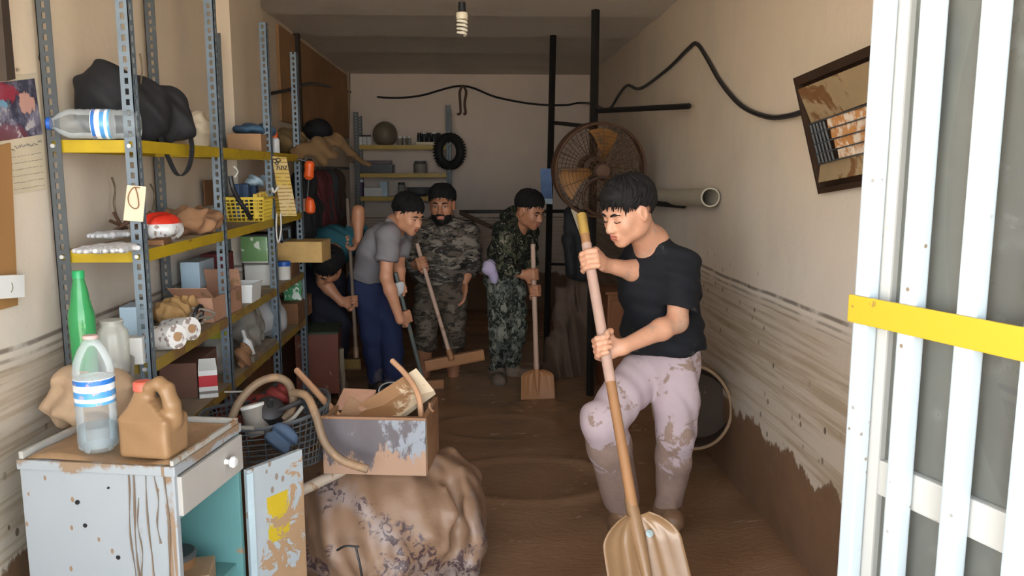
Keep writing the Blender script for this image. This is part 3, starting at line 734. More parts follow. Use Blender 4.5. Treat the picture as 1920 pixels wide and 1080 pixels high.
q = P(582, 388, 4.70); MB().lathe([(.010, .05), (.022, .04), (.03, .0), (.026, -.03), (.008, -.04)], q, 14).build('bulb', m_orange, t); MB().tube([P(576, 372, 4.70), q + Vector((0, 0, .045))], .012, 8).build('neck', m_red, t)
carton('pink_box', 'small pink box at the far end of the second shelf', 'box', S(566, 1, -1.05), (.06, .14, .075), R(4), M('pink_card', srgb(205, 150, 130), .8))
# ---------------- third shelf
gb = S(162, 2, -1.13); hh = P(150, 507, gb.y).z - gb.z; rr_ = .5 * 44 / 1500 * gb.y
prof = [(rr_ * .5, .004), (rr_ * .85, 0), (rr_, .02), (rr_ * .99, hh * .3), (rr_ * 1.04, hh * .5), (rr_ * 1.02, hh * .60), (rr_ * .84, hh * .68), (rr_ * .72, hh * .74), (rr_ * .66, hh * .80), (rr_ * .50, hh * .89), (rr_ * .42, hh * .93)]
lathed('soda_bottle', 'tall green plastic bottle on the third shelf next to the wall-side upright', 'bottle', gb, [('body', prof, m_greenb), ('cap', [(rr_ * .48, hh * .93), (rr_ * .48, hh * .99), (rr_ * .42, hh)], m_green)])
jb = S(216, 2, -1.08); jr = .5 * 56 / 1500 * jb.y; jh = 100 / 1500 * jb.y
lathed('storage_jar', 'large cloudy plastic jar on the third shelf beside the green bottle', 'jar', jb, [('body', [(jr * .93, 0), (jr, .015), (jr * .98, jh * .3), (jr, jh * .70), (jr * .92, jh * .80), (jr * .70, jh * .87), (jr * .68, jh * .93)], m_clearj), ('lid', [(jr * .72, jh * .92), (jr * .72, jh * .99), (jr * .68, jh)], m_clearj), ('contents', [(jr * .8, .005), (jr * .88, jh * .1), (jr * .5, jh * .2)], m_greyc)])
carton('small_white_box', 'small white box on the third shelf behind the nearest upright', 'box', S(258, 2, -1.06), (.05, .05, .085), R(5), m_paperw)
carton('blue_carton', 'small light blue carton on the third shelf behind the white box', 'box', S(258, 2, -1.20), (.07, .12, .13), R(5), m_bluelt)
for k, (px_, X_) in enumerate(((308, -1.045), (336, -1.045))):
    c = S(px_, 2, X_, .042); t = thing('paper_roll', ('white printed paper roll at the front of the third shelf, nearest the upright', 'white printed paper roll on the third shelf, second from the nearest upright')[k], 'roll', c)
    tr_ = NT('printed_wrap%d' % k); tr_.color(tr_.mix(tr_.step(tr_.noise(38, 4), .55, .6), (.72, .70, .68), (.28, .22, .20))); tr_.b.inputs['Roughness'].default_value = .5
    MB().lathe([(.02, -.065), (.041, -.063), (.042, -.05), (.042, .05), (.041, .063), (.02, .065)], rot=Matrix.Rotation(R(80), 3, 'Y') @ Matrix.Rotation(R(30), 3, 'X')).build('wrapper', tr_.m, t, True, world=False)
    MB().lathe([(.012, -.067), (.016, -.067), (.016, .067), (.012, .067)], rot=Matrix.Rotation(R(80), 3, 'Y') @ Matrix.Rotation(R(30), 3, 'X')).build('core', m_card, t, True, world=False)
blob('tan_rag', 'tan cloth rag on the third shelf above the printed rolls', 'rag', S(325, 2, -1.16, .02), (.065, .10, .05), m_tan, .009, 60, 14, extra=[((.03, .10, .06), (.04, .07, .035))], cr=True)
carton('cardboard_tray', 'pinkish muddy cardboard box on the third shelf before the second upright', 'box', S(396, 2, -1.10), (.15, .34, .10), R(-2), m_cardm, flaps=True)
mb = MB()
for k in range(7):
    c = S(352 + 5 * k, 2, -1.05, .012); mb.tube(spline([c + Vector((.03 * math.cos(k * 2 + j), .05 * math.sin(k + 1.7 * j), .02 + .018 * j * (.5 + .5 * math.sin(3 * k + j)))) for j in range(4)], 5), .0045, 6)
lone(mb, 'cable_tangle', M('grey_cable', srgb(150, 142, 132), .5), 'tangle of grey cable beside the pinkish cardboard box', 'cable')
ring_c = S(372, 2, -1.06, .05); mb = MB(); mb.tube([ring_c + Vector((.006 * math.sin(a_), .042 * math.cos(a_), .036 * math.sin(a_))) for a_ in np.linspace(0, 2 * PI, 24)[:-1]], .007, 7, loop=True)
lone(mb, 'cable_coil', m_blackp, 'small dark coil of cable leaning on the pinkish cardboard box', 'coil')
carton('blue_grey_bin', 'pale blue box at the back of the third shelf before the second upright', 'box', S(375, 2, -1.22), (.08, .20, .21), R(0), m_bluelt)
carton('maroon_box', 'dark maroon box at the back of the third shelf behind the second upright', 'box', S(412, 2, -1.20), (.10, .16, .22), R(0), m_maroon)
def tray(name, label, c, size, rz, mat, cat='tray'):
    x, y, z = size; t = thing(name, label, cat, c, rz); k = .86
    o = [(-x / 2, -y / 2), (x / 2, -y / 2), (x / 2, y / 2), (-x / 2, y / 2)]
    rings = [[Vector((a * k, b_ * k, 0)) for a, b_ in o], [Vector((a, b_, z)) for a, b_ in o], [Vector((a * 1.06, b_ * 1.05, z)) for a, b_ in o], [Vector((a * 1.06, b_ * 1.05, z - .008)) for a, b_ in o],
             ]
    mb = MB(); mb.ring([[Vector((a * .95, b_ * .95, z)) for a, b_ in o], [Vector((a * k * .95, b_ * k * .95, .006)) for a, b_ in o]], True, False); mb.add([Vector((a * k * .95, b_ * k * .95, .006)) for a, b_ in o], [(0, 1, 2, 3)])
    mb.ring(rings[:1] + [[Vector((a * .99, b_ * .99, z - .008)) for a, b_ in o]] + [rings[3], rings[2], [Vector((a * .95, b_ * .95, z)) for a, b_ in o]], True, False); mb.add(rings[0], [(3, 2, 1, 0)])
    mb.build('tub', mat, t, False, world=False); return t
tray('white_tub', 'white open plastic tub on the third shelf past the second upright', S(463, 2, -1.06), (.10, .17, .085), R(0), m_whitep)
carton('book_stack', 'thick white-edged book on the third shelf behind the white tub', 'book', S(492, 2, -1.14), (.14, .20, .11), R(5), m_paperw, lid=M('grey_cover', srgb(120, 118, 112), .6))
gtin = S(487, 2, -1.13, .127); tgt = NT('green_tin_print'); ggn = tgt.node('ShaderNodeSeparateXYZ'); tgt.l.new(tgt.node('ShaderNodeTexCoord').outputs['Generated'], ggn.inputs[0])
cg = tgt.mix(tgt.step(ggn.outputs[1], .1, .95), (.13, .25, .10), (.32, .46, .10)); cg = tgt.mix(tgt.math('MULTIPLY', tgt.step(tgt.noise(16, 2), .58, .62), band(tgt, ggn.outputs[2], .45, .95)), cg, (.60, .66, .55)); cg = tgt.mix(band(tgt, ggn.outputs[2], .0, .06), cg, (.6, .6, .55)); tgt.color(cg); tgt.b.inputs['Roughness'].default_value = .35
mb = MB(); t = thing('paint_tin', 'green printed tin standing on the book on the third shelf', 'tin', gtin, 0)
MB().box((0, 0, .07), (.14, .19, .14), None, .012).build('body', tgt.m, t, True, world=False); MB().box((0, 0, .143), (.146, .196, .012), None, .004).build('lid', m_blackp, t, False, world=False)
cx = S(560, 2, -1.10); 
carton('printed_box', 'yellowish printed cardboard box sticking out at the shelf end', 'box', Vector((-1.0, UY[3] - .06, cx.z + .075)), (.26, .22, .12), R(-3), M('printed_card', srgb(200, 164, 104), .8, 0, .2, 14, .15, 9, srgb(120, 100, 60)))
carton('support_box', 'dark box under the yellowish printed box', 'box', Vector((-1.12, UY[3] - .12, cx.z)), (.16, .20, .074), R(0), m_carddk)
lathed('blue_tin', 'small blue and white tin on the third shelf past the third upright', 'tin', S(533, 2, -1.06), [('body', [(.036, 0), (.036, .08)], m_paperw), ('lid', [(.038, .075), (.038, .10), (.03, .103)], m_blue)])
mb = MB(); o_ = Vector((-1.09, UY[3] - .12, cx.z + .197))
for dy in (-.1, .1): mb.box(o_ + Vector((0, dy, .035)), (.012, .014, .08))
mb.box(o_ + Vector((0, 0, .07)), (.012, .214, .014)); mb.box(o_ + Vector((0, 0, 0.005)), (.012, .214, .012))
lone(mb, 'metal_stand', m_steel, 'small grey metal frame standing on the yellowish printed box', 'frame', smooth=False)
# ---------------- fourth shelf
jc = S(392, 3, -1.05); tj = NT('juice_carton_print'); gz = tj.node('ShaderNodeSeparateXYZ'); tj.l.new(tj.node('ShaderNodeTexCoord').outputs['Generated'], gz.inputs[0])
cj = tj.mix(tj.math('MULTIPLY', band(tj, gz.outputs[2], .42, .82), band(tj, gz.outputs[1], -.1, .62)), (.78, .77, .75), (.55, .03, .04)); cj = tj.mix(band(tj, gz.outputs[2], .16, .26), cj, (.25, .22, .2)); tj.color(cj); tj.b.inputs['Roughness'].default_value = .45
t = thing('juice_carton', 'white carton with a red panel at the front of the fourth shelf', 'carton', jc, R(18))
MB().box((0, 0, .055), (.07, .07, .11), None, .003).build('body', tj.m, t, False, world=False)
mb = MB(); mb.prism([(-.035, -.035, .11), (.035, -.035, .11), (.03, -.045, .16), (-.03, -.045, .16)], (0, .003, 0)); mb.build('flap', m_paperw, t, False, world=False)
carton('reddish_box', 'reddish brown box on the fourth shelf behind the white carton', 'box', S(358, 3, -1.16), (.14, .30, .14), R(3), M('reddish_card', srgb(112, 80, 66), .85, 0, .2, 8, .2))
jg = S(408, 3, -1.14); lathed('glass_jar', 'glass jar with a yellow-green lid on the fourth shelf', 'jar', jg, [('body', [(.06, 0), (.065, .015), (.065, .12), (.04, .16)], m_clearj), ('lid', [(.046, .155), (.048, .185), (.04, .19)], M('lime_plastic', (.45, .45, .05), .4)), ('contents', [(.055, .006), (.057, .05), (.02, .06)], M('rusty_nails', (.16, .08, .05), .7))])
blob('plastic_bag', 'grey translucent plastic bag on the fourth shelf past the second upright', 'bag', S(497, 3, -1.12), (.10, .17, .14), clear('grey_plastic_bag', (.72, .72, .74), .1, .45, .25), .014, 30, 15, cr=True)
blob('plastic_bag', 'pale crumpled bag on the fourth shelf right behind the second upright', 'bag', S(462, 3, -1.14), (.08, .13, .13), m_greyc, .014, 34, 16, cr=True)
lathed('white_bottle', 'small white squeeze bottle leaning in front of the plastic bags', 'bottle', S(472, 3, -1.05), [('body', [(.02, 0), (.024, .01), (.024, .09), (.01, .11)], m_whitep), ('cap', [(.009, .11), (.008, .15), (.004, .155)], m_paperw)], rot=(R(12), R(-10), 0))
blob('leather_glove', 'brown leather glove on the fourth shelf by the second upright', 'glove', S(458, 3, -1.05), (.035, .05, .06), m_brn, .010, 40, 17)
carton('flat_carton', 'flat grey cardboard on the fourth shelf past the second upright', 'carton', S(487, 3, -1.05), (.06, .42, .03), R(0), M('grey_card', srgb(128, 118, 104), .85, 0, .2, 9, .3))
gz4 = S(548, 3, -1.10); t = carton('brown_carton', 'brown cardboard box at the far end of the fourth shelf', 'box', gz4, (.16, .40, .12), R(0), m_carddk)
tg4 = NT('green_packet_print'); tg4.color(tg4.mix(tg4.step(tg4.noise(26, 3), .5, .56), (.03, .22, .08), (.62, .66, .6))); tg4.b.inputs['Roughness'].default_value = .4
carton('green_packet', 'green and white packet on the brown box at the end of the fourth shelf', 'packet', gz4 + Vector((.02, .02, .122)), (.10, .22, .12), R(4), tg4.m)
t = carton('red_brown_crate', 'reddish brown panelled box on the floor at the end of the shelving', 'box', Vector((-1.0, 5.06, .10)), (.26, .34, .38), R(6), M('red_brown_board', srgb(112, 62, 48), .6, 0, .2, 5, .25, 6), lid=M('dark_green_board', (.035, .05, .03), .7))
mb = MB(); mb.sheet(lambda u, v: Vector((-.862 + .02 * math.sin(4 * v + 6 * u), 4.97 + .09 * u, .0 + .36 * v)), 6, 8, .004)
lone(mb, 'plastic_sheet', M('pale_plastic_sheet', srgb(150, 140, 122), .5, 0, .2, 8, .3), 'pale plastic sheet hanging at the end of the shelving', 'sheet')
carton('low_carton', 'brown carton half in the mud under the fourth shelf', 'box', Vector((-1.13, 3.62, -.02)), (.2, .55, .42), R(0), m_carddk)
carton('low_carton', 'brown muddy carton under the first bay of shelving', 'box', Vector((-1.13, 2.95, -.02)), (.2, .5, .40), R(0), M('brown_wet_card', srgb(96, 66, 44), .8, 0, .25, 8, .3))
# ================================================================== left wall: calendar, board, switch box, bar
X0 = XL + .004
def onwall(px_, py_, off=.004): return PX(px_, py_, XL + off)
cal = thing('wall_calendar', 'paper calendar with a dark picture and lines of writing on the left wall', 'calendar', onwall(40, 250))
def wallrect(c, off, th): return MB().prism([PX(x_, y_, XL + off) for x_, y_ in c], (th, 0, 0))
wallrect([(-30, 150), (68, 136), (92, 352), (-10, 372)], .002, .0015).build('sheet', m_paperc, cal, False)
tp = NT('calendar_picture'); gp = tp.coord(); sp_ = tp.node('ShaderNodeSeparateXYZ'); tp.l.new(tp.node('ShaderNodeTexCoord').outputs['Generated'], sp_.inputs[0])
n_ = tp.noise(14, 5, .65); n2_ = tp.noise(24, 4, .6)
cp = tp.mix(tp.step(n_, .4, .62), (.035, .035, .06), (.22, .20, .27)); cp = tp.mix(tp.math('MULTIPLY', tp.step(n2_, .55, .62), tp.step(sp_.outputs[2], .75, .2)), cp, (.50, .46, .47))
def disc(t, u, v, cu, cv, ru, rv, n): 
    d = t.math('ADD', t.math('POWER', t.math('DIVIDE', t.math('SUBTRACT', u, cu), ru), 2.0), t.math('POWER', t.math('DIVIDE', t.math('SUBTRACT', v, cv), rv), 2.0))
    return t.math('SUBTRACT', 1.0, t.step(t.math('ADD', d, t.math('MULTIPLY', t.math('SUBTRACT', n, .5), 6.0)), .7, 1.3))
u_, v_ = sp_.outputs[1], sp_.outputs[2]
cp = tp.mix(tp.math('MULTIPLY', disc(tp, u_, v_, .34, .72, .24, .13, n2_), .8), cp, (.35, .03, .05)); cp = tp.mix(disc(tp, u_, v_, .75, .62, .16, .13, n2_), cp, (.55, .30, .24)); cp = tp.mix(tp.math('MULTIPLY', disc(tp, u_, v_, .35, .16, .36, .12, n2_), .8), cp, (.16, .03, .05)); cp = tp.mix(disc(tp, u_, v_, .3, .54, .1, .06, n2_), cp, (.15, .32, .45))
tp.color(cp); tp.b.inputs['Roughness'].default_value = .35
wallrect([(-30, 158), (64, 147), (79, 252), (-20, 268)], .0038, .001).build('picture', tp.m, cal, False)
mb = MB()
rg = random.Random(5)
for i in range(16):                         # the script heading: joined strokes and dots
    x_ = 20 + 3.6 * i; y_ = 279 - .22 * (x_ - 20) + rg.uniform(-2, 2)
    mb.tube([PX(x_, y_, XL + .0055), PX(x_ + 2, y_ + rg.uniform(-5, 2), XL + .0055), PX(x_ + 4.2, y_ + rg.uniform(-1, 3), XL + .0055)], .0011, 4)
for r in range(6):
    y0 = 296 + 12 * r
    for i in range(9): mb.tube([PX(20 + r * 1.5 + 6.5 * i, y0 - 1.1 * i + rg.uniform(-.8, .8), XL + .0055), PX(24 + r * 1.5 + 6.5 * i + rg.uniform(-1, 2), y0 - 1.1 * i - .7, XL + .0055)], .0006, 4)
mb.build('lettering', M('grey_ink', (.22, .2, .18), .8, bump=0), cal)
mb = MB(); mb.cyl(PX(34, 130, XL), PX(34, 130, XL + .012), .004, n=8); mb.build('nail', m_wire, cal)
m_board = M('brown_board', srgb(160, 118, 72), .7, 0, .2, 4, 0, 1, None, .2, 20, stretch=(1, 1, .15))
o = wallrect([(-60, 285), (12, 268), (26, 572), (-40, 590)], 0, .012); lone(o, 'wooden_batten', m_board, 'brown wooden board fixed upright on the left wall below the calendar', 'board', smooth=False)
sw = thing('switch_box', 'white electrical switch box on the brown board', 'switch', onwall(15, 535))
wallrect([(-40, 518), (25, 515), (26, 557), (-38, 562)], .0125, .03).build('housing', m_whitep, sw, False)
wallrect([(25, 517), (36, 514), (37, 552), (26, 556)], .0125, .012).build('cover', m_paperc, sw, False)
mb = MB(); mb.tube(spline([PX(22, 530, XL + .043), PX(24, 540, XL + .043), PX(21, 548, XL + .043)], 4), .0012, 5); mb.build('mark', m_wire, sw)
mb = MB(); mb.prism([PX(x_, y_, XL + .004) for x_, y_ in ((-18, -30), (-4, -30), (12, 148), (-4, 152))], (.025, 0, 0)); lone(mb, 'wall_strap', M('dark_bar', (.05, .035, .025), .6), 'dark flat bar hanging down the left wall above the calendar', 'bar', smooth=False)
mb = MB(); mb.tube(spline([PX(76, 100, XL + .01), PX(72, 108, XL + .02), PX(78, 116, XL + .01), PX(82, 106, XL + .01)], 5), .0015, 5); lone(mb, 'wire_hook', m_wire, 'tiny wire hook on the left wall beside the first wall-side upright', 'hook')
# ================================================================== cabinet, bottle, jug, paper bag
m_cabw = NT('chipped_white_paint'); g = m_cabw.coord(world=True)
kn = m_cabw.noise(7, 6, .68, g, .4)
def drips(t, g, sc=36, th=.62):
    return t.step(t.noise(1, 3, .5, t.coord((sc, sc, .9), world=True)), th, th + .03)
c_ = m_cabw.mix(m_cabw.noise(3, 3, .5, g), (.28, .305, .325), (.33, .355, .375))
sepc = m_cabw.node('ShaderNodeSeparateXYZ'); m_cabw.l.new(g, sepc.inputs[0])
edge = m_cabw.step(sepc.outputs[0], -.93, -.78)                         # runs of mud below the jug
kd = m_cabw.math('MULTIPLY', drips(m_cabw, g), m_cabw.math('MULTIPLY', edge, m_cabw.step(m_cabw.noise(9, 3, .5, g), .36, .42)))
kt = m_cabw.step(m_cabw.math('ADD', sepc.outputs[2], m_cabw.math('MULTIPLY', m_cabw.math('SUBTRACT', kn, .5), .16)), .728, .742)
vd = m_cabw.math('MULTIPLY', m_cabw.math('LESS_THAN', m_cabw.voro(24, m_cabw.coord((1, 1, .6), world=True)), .11), m_cabw.step(m_cabw.noise(3, 2, .5, g), .40, .46))
k = m_cabw.math('MAXIMUM', m_cabw.math('MAXIMUM', kd, kt), vd)
k = m_cabw.math('MAXIMUM', k, m_cabw.math('MULTIPLY', edge, m_cabw.step(kn, .66, .69)))
m_cabw.color(m_cabw.mix(k, c_, m_cabw.mix(kn, (.16, .10, .06), (.32, .22, .14)))); m_cabw.b.inputs['Roughness'].default_value = .5; m_cabw.bump(kn, .1, .004); m_cabw = m_cabw.m
m_wetmud = M('wet_mud_coat', (.33, .20, .105), .35, 0, .25, 9, 0, 1, None, .5, 30)
m_mudcoat = M('mud_coat', (.37, .235, .135), .5, 0, .22, 9, 0, 1, None, .5, 30)
m_teal = M('teal_paint', srgb(92, 138, 138), .5, 0, .12, 5, .1, 7)
m_drawer = M('greyed_white_paint', srgb(176, 172, 166), .5, 0, .15, 6, .15, 9, srgb(130, 105, 80), .1, stretch=(1, 1, .3))
ZCB = .75
c0 = PZ(35, 858, ZCB); c1 = PZ(325, 872, ZCB); c2 = PZ(404, 790, ZCB)
ux = (c1 - c0); ux.z = 0; WX = ux.length; ux.normalize(); uy = (c2 - c1); uy.z = 0; WY = uy.length; uy.normalize()
uy = Vector((-ux.y, ux.x, 0))
CM = basis(ux, uy, Vector((0, 0, 1)))
cab = thing('cabinet', 'white chipped wooden cabinet with a drawer and an open door', 'cabinet', Vector((c0.x, c0.y, -.1)))
def cbox(a0, a1, b0, b1, z0, z1, mb=None, b=0): return (mb or MB()).box(c0 * 1 + ux * (a0 + a1) / 2 + uy * (b0 + b1) / 2 + Vector((0, 0, (z0 + z1) / 2 - c0.z)), (a1 - a0, b1 - b0, z1 - z0), CM, b)
T = .018
cbox(0, WX, 0, T, -.1, ZCB - .03, b=.002).build('side_panel', m_cabw, cab, False); cbox(0, WX, WY - T, WY, -.1, ZCB - .03, b=.002).build('side_panel', m_teal, cab, False)
cbox(0, T, T, WY - T, -.1, ZCB - .03).build('back_panel', m_teal, cab, False)
mb = MB(); cbox(-.004, WX + .006, -.006, WY + .004, ZCB - .03, ZCB - .004, mb, .003); mb.build('top_panel', m_cabw, cab, False)
mb = MB(); cbox(0, .012, 0, WY, ZCB - .004, ZCB + .016, mb, .002); cbox(WX - .010, WX, 0.0, WY, ZCB - .004, ZCB + .010, mb, .002); cbox(0, WX, WY - .012, WY, ZCB - .004, ZCB + .012, mb, .002); mb.build('rim', M('pale_grey_rim', srgb(170, 168, 162), .5, 0, .15, 6, .4, 6), cab, False)
# layer of mud lying on the top
mb = MB(); mb.grid(lambda a, b: c0 + ux * (.014 + (WX - .026) * a) + uy * (.004 + (WY - .018) * b) + Vector((0, 0, -c0.z + ZCB - .0035 + .009 * max(0, math.sin(7 * a + 2 * b) * math.sin(5 * b + 1.3) + .45) * (1 if .02 < a < .98 and .02 < b < .98 else .2))), 40, 30)
mb.build('mud_layer', m_wetmud, cab, 'all')
ZD = P(325, 972, c1.y).z
dr = cbox(WX - .004, WX + .012, .012, WY - .006, ZD, ZCB - .036, b=.003).build('drawer', m_drawer, cab, False)
kp = PX(376, 872, (c1.x + c2.x) / 2 + .012); kp = c1 + uy * (WY * .68) + ux * .012; kp.z = (ZD + ZCB) / 2 - .01
MB().lathe([(.008, 0), (.007, .012), (.015, .018), (.017, .026), (.011, .032), (.001, .033)], kp, 16, basis(uy, Vector((0, 0, 1)), ux)).build('knob', m_whitep, dr, True)
cbox(T, WX - .004, T, WY - T, ZD - .012, ZD).build('divider', m_teal, cab, False); cbox(T, WX - .02, T, WY - T, .30, .315).build('shelf', m_teal, cab, False)
# open door, hinged at the far front corner
tdw = NT('mud_flaked_door_paint'); g = tdw.coord(world=True); s3 = tdw.node('ShaderNodeSeparateXYZ'); tdw.l.new(tdw.node('ShaderNodeTexCoord').outputs['Generated'], s3.inputs[0])
nn = tdw.noise(13, 7, .7, g, .6); gx_, gz_ = s3.outputs[0], s3.outputs[2]
amt = tdw.math('ADD', nn, tdw.math('MULTIPLY', tdw.math('SUBTRACT', gx_, .5), .22)); amt = tdw.math('ADD', amt, tdw.math('MULTIPLY', tdw.math('SUBTRACT', .55, gz_), .35))
kk = tdw.step(amt, .485, .50); kk = tdw.math('MAXIMUM', kk, tdw.math('MULTIPLY', tdw.step(nn, .66, .68), 1.0))
cw_ = tdw.mix(tdw.noise(3, 2, .5, g), (.33, .37, .395), (.39, .43, .455))
kk2 = tdw.math('MULTIPLY', tdw.math('MULTIPLY', band(tdw, gx_, .38, .74), band(tdw, gz_, .62, .84)), tdw.math('SUBTRACT', 1.0, tdw.step(tdw.math('ADD', nn, tdw.math('MULTIPLY', tdw.math('ABSOLUTE', tdw.math("SUBTRACT", gx_, .56)), .30)), .555, .575)))
cw_ = tdw.mix(tdw.math('MULTIPLY', tdw.math('LESS_THAN', tdw.voro(26, tdw.coord((1, 1, .6), world=True)), .17), .85), cw_, (.22, .16, .11))
cc_ = tdw.mix(kk, cw_, tdw.mix(nn, (.30, .185, .10), (.40, .26, .15))); cc_ = tdw.mix(kk2, cc_, (.50, .36, .02)); tdw.color(cc_); tdw.b.inputs['Roughness'].default_value = .5; tdw.bump(tdw.math('ADD', kk, nn), .35, .004)
hg = c1 + uy * (WY - .004) + ux * .016; hg.z = 0
d_end = PZ(563, 842, .0); 
zdt = ZD - .006
e1 = P(563, 842, 2.42); k_ = 0
e1 = None
best = None
for Yq in np.linspace(2.2, 2.8, 121):           # where the door's free top corner has the door's height
    q = P(563, 842, Yq)
    if best is None or abs(q.z - zdt) < best[0]: best = (abs(q.z - zdt), q)
dv = best[1] - hg; dv.z = 0; DL = dv.length; dv.normalize(); dnn = Vector((-dv.y, dv.x, 0)); DDM = basis(dv, dnn, Vector((0, 0, 1)))
dmid = hg + dv * DL / 2
dor = MB().box((dmid.x, dmid.y, (zdt - .08) / 2), (DL, .018, zdt + .08), DDM, .002).build('door', tdw.m, cab, False)
mb = MB(); q = hg + dv * .006 - dnn * .010; mb.box((q.x, q.y, (zdt - .1) / 2), (.022, .006, zdt + .08), DDM, .001); mb.build('edge_strip', M('blue_white_strip', srgb(180, 198, 206), .45), dor, False)
lathed('storage_tin', 'rusty tin on the shelf inside the cabinet', 'tin', c0 + ux * (WX * .70) + uy * (WY * .55) + Vector((0, 0, .3155 - c0.z)), [('body', [(.05, 0), (.052, .005), (.052, .085)], M('rusty_tin', srgb(140, 104, 72), .5, .3)), ('lid', [(.055, .085), (.055, .096), (.05, .10)], m_steeld)])
carton('mud_box', 'brown mud-soaked box on the shelf inside the cabinet', 'box', c0 + ux * (WX * .86) + uy * (WY * .55) + Vector((0, 0, .3155 - c0.z)), (.07, .12, .06), R(10), m_mudcoat)
for dx_, y0_, y1_, w_ in ((.335, 0, .40, .0022), (.350, 0, .56, .0028), (.392, 0, .62, .0022), (.420, 0, .20, .002), (.448, 0, .50, .0035), (.36, .08, .30, .0018)):
    mb = MB(); n_ = 14; pts = [c0 + ux * (dx_ * WX / .475 + .004 * math.sin(9 * q + dx_ * 40)) - uy * .002 + Vector((0, 0, ZCB - .01 - y0_ - (y1_ - y0_) * q - c0.z)) for q in np.linspace(0, 1, n_)]
    mb.tube(pts, [w_ * .8 * (1 + .5 * math.sin(5 * i + dx_ * 30)) for i in range(n_ - 1)] + [w_ * 1.6], 6); mb.build('mud_drip', M('dark_mud_run', (.15, .105, .072), .5) if 'dark_mud_run' not in bpy.data.materials else bpy.data.materials['dark_mud_run'], cab)
for px_, py_ in ((145, 942), (222, 1045), (203, 915), (160, 985)):
    best = None
    for Yq in np.linspace(1.8, 2.3, 101):
        p_ = P(px_, py_, Yq); e = abs((p_ - c0).dot(uy))
        if best is None or e < best[0]: best = (e, p_)
    MB().cyl(best[1] - uy * .0015, best[1] + uy * .004, .006 if py_ != 915 else .003, n=12).build('nail_hole', m_blackp, cab)
# clear bottle
zt_ = ZCB + .004
b0 = PZ(186, 842, zt_); bh = P(180, 628, b0.y).z - zt_; br = 36 / 1500 * b0.y
pr = [(br * .6, .008), (br * .72, 0), (br * .95, .010), (br, .03), (br * .97, bh * .16), (br, bh * .2), (br * .965, bh * .25), (br, bh * .29), (br * .965, bh * .34), (br, bh * .38), (br * .98, bh * .4), (br * .98, bh * .66), (br, bh * .68), (br * .93, bh * .77), (br * .70, bh * .87), (br * .42, bh * .945), (br * .32, bh * .96), (br * .32, bh * .978)]
t = lathed('water_bottle', 'tall clear plastic bottle with a blue and white label on the cabinet', 'bottle', b0, [('body', pr, m_clearb), ('neck_ring', [(br * .37, bh * .97), (br * .39, bh * .975), (br * .39, bh * .99), (br * .34, bh)], M('pinkish_neck', srgb(200, 170, 165), .4)), ('paper_label', [(br * .985, bh * .42), (br * .995, bh * .421), (br * .995, bh * .64), (br * .985, bh * .641)], m_wlabel), ('water', [(br * .55, .012), (br * .88, .014), (br * .92, .04), (br * .9, bh * .22), (br * .02, bh * .22)], clear('cloudy_water', (.78, .84, .87), .1, .18, .05))])
# jug
j0 = PZ(291, 850, zt_); js = 1 / 1500 * j0.y; jw = 52 * js; jh = (858 - 722) * js
s = SDF(.0045); JM = rotz(R(-14))
def J(x, y, z): return j0 + JM @ Vector((x, y, z))
s.box(J(0, 0, jh * .285), (jw, jw * .72, jh * .285), JM, .014, .008)
for q_ in np.linspace(0, 1, 7): s.box(J(-jw * .34 * q_, 0, jh * (.54 + .30 * q_)), (jw * (.99 - .74 * q_), jw * (.71 - .42 * q_), jh * .03), JM, .008, .006)
s.cap(J(-jw * .32, 0, jh * .82), J(-jw * .32, 0, jh * .93), .021, .020, .01)
s.chain([J(-jw * .16, 0, jh * .80), J(jw * .02, 0, jh * .97), J(jw * .34, 0, jh * 1.03), J(jw * .66, 0, jh * .95), J(jw * .84, 0, jh * .74), J(jw * .84, 0, jh * .48)], [.014, .0155, .0165, .0175, .019, .020], .007, flat=(JM @ Vector((0, 1, 0)), 1.25))
jug = thing('jerry_can', 'mud-coated plastic jug with a red cap on the cabinet edge', 'jug', j0)
s.build('body', m_mudcoat if False else M('mud_film', (.27, .155, .075), .4, 0, .15, 9, .12, 10, (.2, .12, .065), .3, 24), jug, folds(.0015, 20, 20, 30, 3))
MB().lathe([(.020, 0), (.024, .004), (.024, .022), (.020, .026)], J(-jw * .32, 0, jh * .90), 20).build('cap', M('pinkish_red_cap', srgb(214, 96, 78), .45), jug)
# crumpled paper bag behind the bottle
blob('paper_sack', 'crumpled brown paper sack at the back of the cabinet top', 'sack', PZ(178, 790, ZCB) + Vector((0, -.02, .0)), (.115, .075, .088), M('crumpled_sack', srgb(176, 148, 120), .9, 0, .3, 10, .25, 6, srgb(120, 84, 56)), .013, 30, 21, extra=[((.06, .02, .09), (.06, .05, .06)), ((-.07, .0, .08), (.05, .05, .07))], cr=True)
mb = MB(); p_ = PZ(226, 770, ZCB)
mb.sheet(lambda u, v: p_ + Vector((-.05 + .10 * u, -.01 + .03 * v + .012 * math.sin(5 * u), .002 + .17 * v + .01 * math.sin(7 * u + 3 * v))), 8, 8, .002); lone(mb, 'paper_sheet', m_greyc, 'grey crumpled sheet standing beside the paper sack on the cabinet', 'sheet')
